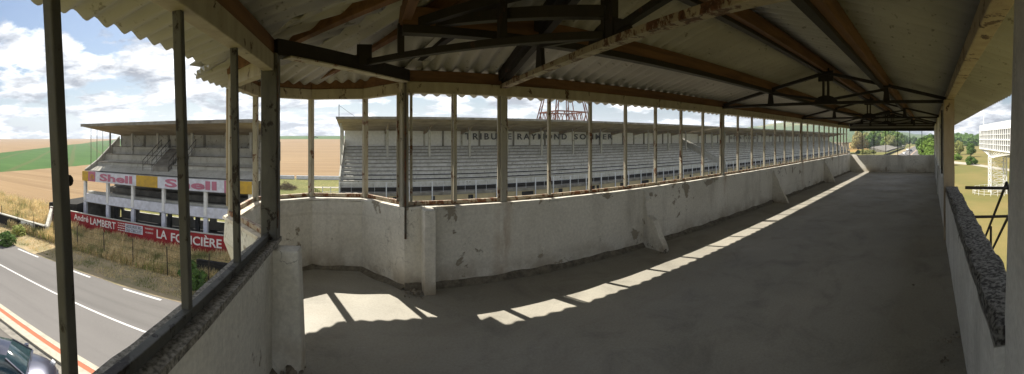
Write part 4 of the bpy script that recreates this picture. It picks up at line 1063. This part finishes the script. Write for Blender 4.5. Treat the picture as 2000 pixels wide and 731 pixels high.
for x, y, z0_, z1_ in ((4.42, -1.0, -.02, 1.08), (5.8, -1.0, -1.1, .25), (7.3, -1.0, -2.0, -.7)):
    m = MB(); m.tube((x, y, z0_), (x, y, z1_), .020); m.build('post', 'iron', St)
m = MB(); m.add([(2.6, -.95, -.02), (3.6, -.95, -.02), (3.6, -.62, .42), (2.6, -.62, .42), (3.6, -.45, -.02), (2.6, -.45, -.02)], [(0, 1, 2, 3), (1, 4, 2), (0, 3, 5), (2, 4, 5, 3)])
m.build('stair_stringer', 'cap', St)

# ---- far roadside: walls, terrace bank, small white building ----
o = MB().ext_x([(27.5, G), (27.5, G+1.0), (30, G+1.2), (38, G+3.3), (38, G)], 232, 420).build('terrace_bank', 'conc_dark')
tagm(o, 'long low grey terrace bank beside the road beyond the grandstands', 'terrace')
m = MB(); m.box(120, 330, 22.2, 22.45, G, G+1.0)
tagm(m.build('roadside_wall', 'dark'), 'long dark low wall along the grass edge of the far road', 'wall')
Hb = thing('white_building', 'small white building behind the end of the far grandstand', 'building', (300, 75, G))
MB().box(285, 310, 70, 80, G, G+5).build('wall', 'white', Hb); MB().prism([(284, 69), (311, 69), (311, 81), (284, 81)], G+5.01, G+5.6).build('roof', 'conc_dark', Hb)
for k in range(5): MB().box(284.9, 285.0, 70.8+k*1.9, 72+k*1.9, G+2, G+3.8).build('window', 'dark', Hb)

# ---- trees ----
def tree(name, label, x, y, h, rad, leaf, seed, lobes=9, leaves=2600, group=None, trunk=.45, lsz=.42, z0=None):
    z0 = G if z0 is None else z0; rnd = random.Random(seed)
    T = thing(name, label, 'bush' if name == 'bush' else 'tree', (x, y, z0), group)
    m = MB(); th = h*trunk; m.tube((x, y, z0-.1), (x+.1, y, z0+th), rad*.075+.06, 8, rad*.045+.03)
    cs = []
    for k in range(lobes):
        t = k/max(1, lobes-1); a = k*2.4+rnd.uniform(-.4, .4)
        zc = z0+th*.75+(h-th*.75-rad*.35)*t; rr_ = rad*(1-.75*abs(t-.4)**1.3)*rnd.uniform(.35, .7)
        c = Vector((x+math.cos(a)*rr_, y+math.sin(a)*rr_, zc)); s_ = rad*rnd.uniform(.38, .58)*(1-.35*t)
        cs.append((c, s_)); m.tube((x, y, z0+th*rnd.uniform(.5, .98)), c, rad*.03+.03, 6, .02)
    m.build('trunk', 'bark', T)
    m = MB()
    for k in range(leaves):
        c, s_ = cs[rnd.randrange(len(cs))]
        d_ = Vector((rnd.gauss(0, 1), rnd.gauss(0, 1), rnd.gauss(0, .8))).normalized()
        p = c+d_*s_*(rnd.uniform(.35, 1.0)**.5)*(1+.3*noise.noise(c+d_*2.2))
        if p.z < z0+.1: p.z = z0+.1
        n1 = (d_+Vector((rnd.uniform(-.8, .8), rnd.uniform(-.8, .8), rnd.uniform(-.3, 1)))).normalized(); u = n1.orthogonal().normalized(); v = n1.cross(u)
        q = lsz*rnd.uniform(.6, 1.3)
        m.add([p-u*q, p+v*q*.6, p+u*q, p-v*q*.6], [(0, 1, 2, 3)])
    m.build('crown', leaf, T)
    return T
def at(px, r): a = (px-707.5)/705; return r*math.sin(a), r*math.cos(a)
# lush trees right of the road
near = [(1806, 150, 8.5, 3.6, 'leaf_green', 'leafy tree at the right edge of the far road, nearest the asphalt'), (1814, 128, 9.6, 4.2, 'leaf_green', 'tallest bright green tree in the clump right of the far road'), (1824, 118, 8.5, 4.6, 'leaf_green', 'green tree right of the far road half hidden by the rear posts'),
        (1811, 175, 11.2, 5.0, 'leaf_dark', 'dark green tree at the back of the clump right of the road'), (1820, 104, 5.6, 3.4, 'leaf_green', 'low rounded bright green tree at the front of the right clump'), (1798, 232, 10.0, 4.0, 'leaf_dark', 'small dark tree farther down on the right side of the road')]
for i, (px, r, h, rad, lf, wh) in enumerate(near):
    x, y = at(px, r); tree('tree', wh, x, y, h, rad, lf, 40+i, 11, 5200, 'trees right of the far road', .25, .42)
far = [(1676, 300, 15.5, 8.0, 'leaf_brown', 'broad russet tree beside the end of the far grandstand roof'), (1691, 330, 15, 7, 'leaf_olive', 'olive tree just right of the russet tree'),
       (1700, 310, 13.5, 6, 'leaf_dark', 'dark green tree behind the yellow field'), (1711, 350, 16, 6.5, 'leaf_green', 'tall green tree third from the russet one'),
       (1721, 360, 15, 6, 'leaf_olive', 'pale olive tree in the middle of the roadside wood'), (1730, 340, 17, 6, 'leaf_green', 'tall narrow green tree in the roadside wood'),
       (1739, 330, 13, 7, 'leaf_olive', 'round olive bushy tree above the terrace bank'), (1746, 380, 18, 6.5, 'leaf_green', 'tall bright tree above the dark roadside wall'),
       (1755, 350, 16, 6, 'leaf_green', 'bright green tree nearest the road on its left side'), (1761, 420, 15, 6, 'leaf_green', 'small green tree where the left tree row meets the road'),
       (1684, 420, 19, 8, 'leaf_dark', 'dark tree rising behind the russet tree'), (1717, 440, 20, 8, 'leaf_dark', 'dark tall tree at the back of the roadside wood'),
       (1736, 450, 20, 8, 'leaf_dark', 'dark tree behind the olive bushy tree'), (1768, 520, 15, 6, 'leaf_dark', 'distant dark tree left of the road end'),
       (1775, 600, 12, 7, 'leaf_dark', 'distant dark tree closing off the road end'), (1785, 560, 13, 6, 'leaf_dark', 'distant dark tree right of the road end'), (1703, 380, 17, 7, 'leaf_green', 'green tree between the dark one and the tall one')]
for i, (px, r, h, rad, lf, lb) in enumerate(far):
    x, y = at(px, r); tree('tree', lb, x, y, h, rad, lf, 80+i, 9, 2600, 'trees of the roadside wood', .2, .75)
for i, (px, r, h, rad, lf, lb) in enumerate([(1689, 205, 3.0, 3.0, 'leaf_olive', 'grey green bush in front of the yellow field'), (1702, 215, 2.6, 2.6, 'leaf_olive', 'lower bush right of the grey green bush'), (1678, 215, 2.2, 2.4, 'leaf_dark', 'small dark bush at the end of the far grandstand'),
      (1898, 122, 3.0, 2.2, 'leaf_dark', 'small dark bush beside the meadow path'), (1868, 150, 3.0, 3.2, 'leaf_green', 'pale green bush at the left of the meadow view'), (374, 21.3, 1.5, 1.0, 'leaf_dark', 'dark green bush at the right end of the red lettered wall'),
      (10, 30, 1.1, .9, 'leaf_dark', 'green bush behind the black roadside wall at left edge'), (36, 33, 1.0, .9, 'grassgreen', 'paler green bush right of the left edge bush')]):
    x, y = at(px, r); tree('bush', lb, x, y, h, rad, lf, 140+i, 7, 1500, None, .15, .30 if r > 60 else .10)
x, y = at(1896, 177); tree('tree', 'round dark green tree alone in the meadow left of the white building', x, y, 7.2, 3.3, 'leaf_dark', 160, 12, 3200, None, .38, .26)
x, y = at(1872, 200); tree('tree', 'pale green tree at the far side of the meadow beside the wooden pier', x, y, 8, 4, 'leaf_olive', 161, 9, 2000, None, .3, .4)
# far wood line at the end of the meadow: reads as one mass
m = MB(); rnd = random.Random(9)
for k in range(9000):
    px = rnd.uniform(1850, 2010); r = rnd.uniform(420, 560); x, y = at(px, r); hh = 13+5*noise.noise(Vector((px*.12, r*.02, 0)))
    p = Vector((x, y, G+rnd.uniform(0, 1)**.6*hh)); n1 = Vector((rnd.uniform(-1, 1)-1, rnd.uniform(-1, 1), rnd.uniform(0, 1))).normalized(); u = n1.orthogonal(); v = n1.cross(u); q = rnd.uniform(.8, 1.8)
    m.add([p-u*q, p+v*q*.7, p+u*q, p-v*q*.7], [(0, 1, 2, 3)])
o = m.build('distant_wood', 'leaf_dark'); o['kind'] = 'stuff'; o['label'] = 'distant wood at the end of the meadow'; o['category'] = 'wood'

# ---- tall dry grass ----
def grass(name, label, n_, reg, hmin, hmax, mat, seed, w_=.018, gx=None):
    rnd = random.Random(seed); m = MB()
    for k in range(n_):
        x = rnd.uniform(reg[0], reg[1]); y = rnd.uniform(reg[2], reg[3])
        if noise.noise(Vector((x*.5, y*.7, seed))) < -.25 and rnd.random() < .75: continue
        h = rnd.uniform(hmin, hmax)*(1+.5*noise.noise(Vector((x*.6, y*.6, 3)))); a = rnd.uniform(0, 6.28); b = rnd.uniform(.1, .55)*h
        dx, dy = math.cos(a)*b+.12*h, math.sin(a)*b; c, s_ = math.cos(a+1.57)*w_, math.sin(a+1.57)*w_
        m.add([(x-c, y-s_, G), (x+c, y+s_, G), (x+dx*.4+c, y+dy*.4+s_, G+h*.6), (x+dx*.4-c, y+dy*.4-s_, G+h*.6), (x+dx+c*.8, y+dy+s_*.8, G+h)], [(0, 1, 2, 3), (3, 2, 4)])
    o = m.build(name, mat); o['kind'] = 'stuff'; o['label'] = label; o['category'] = 'grass'; return o
grass('dry_grass', 'tall straw coloured grass before the red lettered wall', 34000, (-30, -6, 19.9, 24.2), .30, .85, 'straw', 1, .022)
grass('green_grass', 'green tufts mixed into the dry grass strip', 13000, (-30, -5, 19.9, 24.2), .25, .65, 'grassgreen', 2)
grass('short_dry_grass', 'short dry grass on the verge beside the road', 12000, (-34, -4, 17.4, 20.2), .04, .16, 'straw', 3, .012)
grass('field_edge_grass', 'tall pale grass behind the roadside wall at left', 16000, (-62, -27.5, 21.2, 30), .4, 1.1, 'straw', 4, .025)
grass('gravel_weeds', 'weeds at the foot of the small stand', 2500, (-12, -5, 22, 25.5), .2, .6, 'grassgreen', 5)

# ---- cars ----
def car(name, label, paint, loc, heading, group=None, scale=1.0):
    T = thing(name, label, 'car', (0, 0, 0), group)
    # stations along the length : x, half width, z of shoulder, z of bottom, z of centre crown
    st = [(-2.08, .60, .62, .34, .66), (-2.0, .76, .78, .26, .84), (-1.55, .84, .90, .22, 1.0), (-.9, .86, .92, .20, .98), (0, .87, .91, .20, .97), (.75, .87, .90, .20, .985), (1.2, .85, .84, .20, .93), (1.65, .79, .74, .22, .82), (1.92, .66, .62, .26, .68), (2.06, .42, .48, .34, .50)]
    m = MB(); ring = []
    for (x, hw, zs, zb_, zc) in st:
        ring.append([(x, -hw*.93, zb_), (x, -hw, zb_+.16), (x, -hw, (zb_+zs)/2+.05), (x, -hw*.97, zs-.05), (x, -hw*.86, zs), (x, -hw*.45, zc-.015), (x, 0, zc), (x, hw*.45, zc-.015), (x, hw*.86, zs), (x, hw*.97, zs-.05), (x, hw, (zb_+zs)/2+.05), (x, hw, zb_+.16), (x, hw*.93, zb_)])
    k = 13; vs = [p for r_ in ring for p in r_]
    m.add(vs, [(i*k+j, (i+1)*k+j, (i+1)*k+j+1, i*k+j+1) for i in range(len(st)-1) for j in range(k-1)]+[tuple(range(k))[::-1], tuple((len(st)-1)*k+j for j in range(k))]+[(i*k, i*k+k-1, (i+1)*k+k-1, (i+1)*k) for i in range(len(st)-1)], True)
    body = m.build('body', paint, T); sd_ = body.modifiers.new('s', 'SUBSURF'); sd_.levels = 2; sd_.render_levels = 2
    m = MB()
    gh_ = [(-1.75, .70, .94), (-1.1, .60, 1.36), (-.2, .58, 1.42), (.35, .60, 1.36), (1.05, .74, .95)]
    low = [(-1.8, .76, .90), (-1.1, .79, .92), (-.2, .80, .93), (.35, .80, .93), (1.10, .78, .92)]
    vs = []
    for (x, hw, z), (xl, hl_, zl) in zip(gh_, low): vs += [(xl, -hl_, zl), (x, -hw, z), (x, 0, z+.03), (x, hw, z), (xl, hl_, zl)]
    m.add(vs, [(i*5+j, (i+1)*5+j, (i+1)*5+j+1, i*5+j+1) for i in range(4) for j in range(4)], True); m.build('windscreen', 'carglass', T)
    m = MB(); rf = [(-1.12, .55, 1.385), (-.2, .54, 1.455), (.34, .55, 1.39)]
    vs = []
    for x, hw, z in rf: vs += [(x, -hw-.04, z-.05), (x, -hw*.5, z+.01), (x, hw*.5, z+.01), (x, hw+.04, z-.05)]
    m.add(vs, [(i*4+j, (i+1)*4+j, (i+1)*4+j+1, i*4+j+1) for i in range(2) for j in range(3)], True)
    for s_ in (-1, 1):
        m.beam((1.06, s_*.76, .95), (.34, s_*.60, 1.37), .06, .04); m.beam((-1.72, s_*.72, .95), (-1.1, s_*.60, 1.36), .08, .05); m.beam((-.35, s_*.80, .95), (-.38, s_*.60, 1.40), .07, .04)
    m.beam((1.08, -.74, .955), (1.08, .74, .955), .07, .02)
    m.build('roof', paint, T)
    for s_ in (-1, 1):
        for x in (-1.28, 1.30):
            m = MB(); m.tube((x, s_*.66, .31), (x, s_*.885, .31), .31, 20); wl = m.build('wheel', 'rubber', T)
            m = MB(); m.tube((x, s_*.87, .31), (x, s_*.895, .31), .20, 16); m.build('rim', 'alloy', wl)
        m = MB(); m.tube((1.80, s_*.56, .655), (1.93, s_*.50, .64), .12, 12, .07); m.build('headlight', 'lamp', T)
        m = MB(); m.box(.72, .90, min(s_*.86, s_*1.03), max(s_*.86, s_*1.03), .92, 1.06); mo = m.build('wing_mirror', paint, T, bevel=.04)
    m = MB(); m.beam((2.0, -.42, .42), (2.0, .42, .42), .12, .12); m.build('grille', 'rubber', T)
    m = MB(); m.beam((1.12, -.55, .965), (1.0, .1, 1.01), .02, .015); m.beam((1.12, .05, .975), (1.0, .62, .99), .02, .015); m.build('wiper', 'rubber', T)
    T.location = loc; T.rotation_euler = (0, 0, heading); T.scale = (scale,)*3
    return T
car('parked_car', 'dark metallic blue car parked nose to the red and white kerb', 'carblue', (-10.85, 6.9, G+.004), R(44))
c1 = car('car', 'white car nearest on the far road', 'carwhite', (205, 14.2, G+.006), math.pi, 'cars on the far road')
c2 = copy_tree(c1); c2.location = (270, 16.2, G+.006); c2['label'] = 'white car farther off at the left edge of the far road'
car('car', 'dark car on the far road between the white ones and the trees', 'carblue', (246, 12.4, G+.006), 0, 'cars on the far road')

# ---- rubble on the gallery floor ----
def rubble(label, cx_, cy_, n_, spread, smax, seed, name='rubble_pile', cat='rubble', mat='rubble'):
    rnd = random.Random(seed); bm = bmesh.new()
    for k in range(n_):
        r = abs(rnd.gauss(0, spread*.5)); a = rnd.uniform(0, 6.28); s_ = rnd.uniform(.25, 1)*smax*(1.1-min(1, r/spread)*.6)
        z = s_*.4+max(0, spread-r)*.28*rnd.random()
        mt = Matrix.Translation((cx_+r*math.cos(a), cy_+r*math.sin(a), z)) @ Matrix.Rotation(rnd.uniform(0, 3), 4, Vector((rnd.random(), rnd.random(), rnd.random()+.1)).normalized()) @ Matrix.Diagonal((s_, s_*rnd.uniform(.5, 1), s_*rnd.uniform(.35, .7), 1))
        bmesh.ops.create_icosphere(bm, subdivisions=1, radius=.6, matrix=mt)
    for v in bm.verts: v.co += ns(v.co, 40)*smax*.12
    me = bpy.data.meshes.new(name); bm.to_mesh(me); bm.free(); me.materials.append(M[mat])
    o = bpy.data.objects.new(name, me); col.objects.link(o); return tagm(o, label, cat)
rubble('crumbled mortar heap at the foot of the white pilaster by the bay', .56, 3.84, 60, .13, .045, 1)
rubble('dark debris heap at the foot of the near left pilaster', -.50, 2.50, 70, .13, .06, 2)
rubble('pale mortar crumbs below the broken buttress', 3.95, 3.55, 35, .14, .03, 3)
o = rubble('small pale stone lying alone on the floor near the right wall', 4.12, .18, 2, .03, .06, 4, 'stone', 'stone'); 
rubble('scattered dark crumbs along the foot of the right wall', 3.0, -.18, 22, .16, .03, 6)
rubble('dark crumbs by the right wall in the foreground', 2.7, -.12, 16, .14, .025, 8)

# ---- air ----
m = MB(); m.box(-2800, 2800, -1600, 2700, G-9, 190); hz = m.build('haze', 'white'); hz['kind'] = 'stuff'; hz['label'] = 'thin bluish haze in the air'; hz['category'] = 'haze'
hm = bpy.data.materials.new('haze_air'); hm.use_nodes = True; ht = hm.node_tree; ht.nodes.clear()
ho = ht.nodes.new('ShaderNodeOutputMaterial'); hp = ht.nodes.new('ShaderNodeVolumePrincipled')
hp.inputs['Color'].default_value = (.80, .88, 1, 1); hp.inputs['Density'].default_value = .00024; hp.inputs['Anisotropy'].default_value = .2
ht.links.new(hp.outputs[0], ho.inputs['Volume']); hz.data.materials.clear(); hz.data.materials.append(hm)
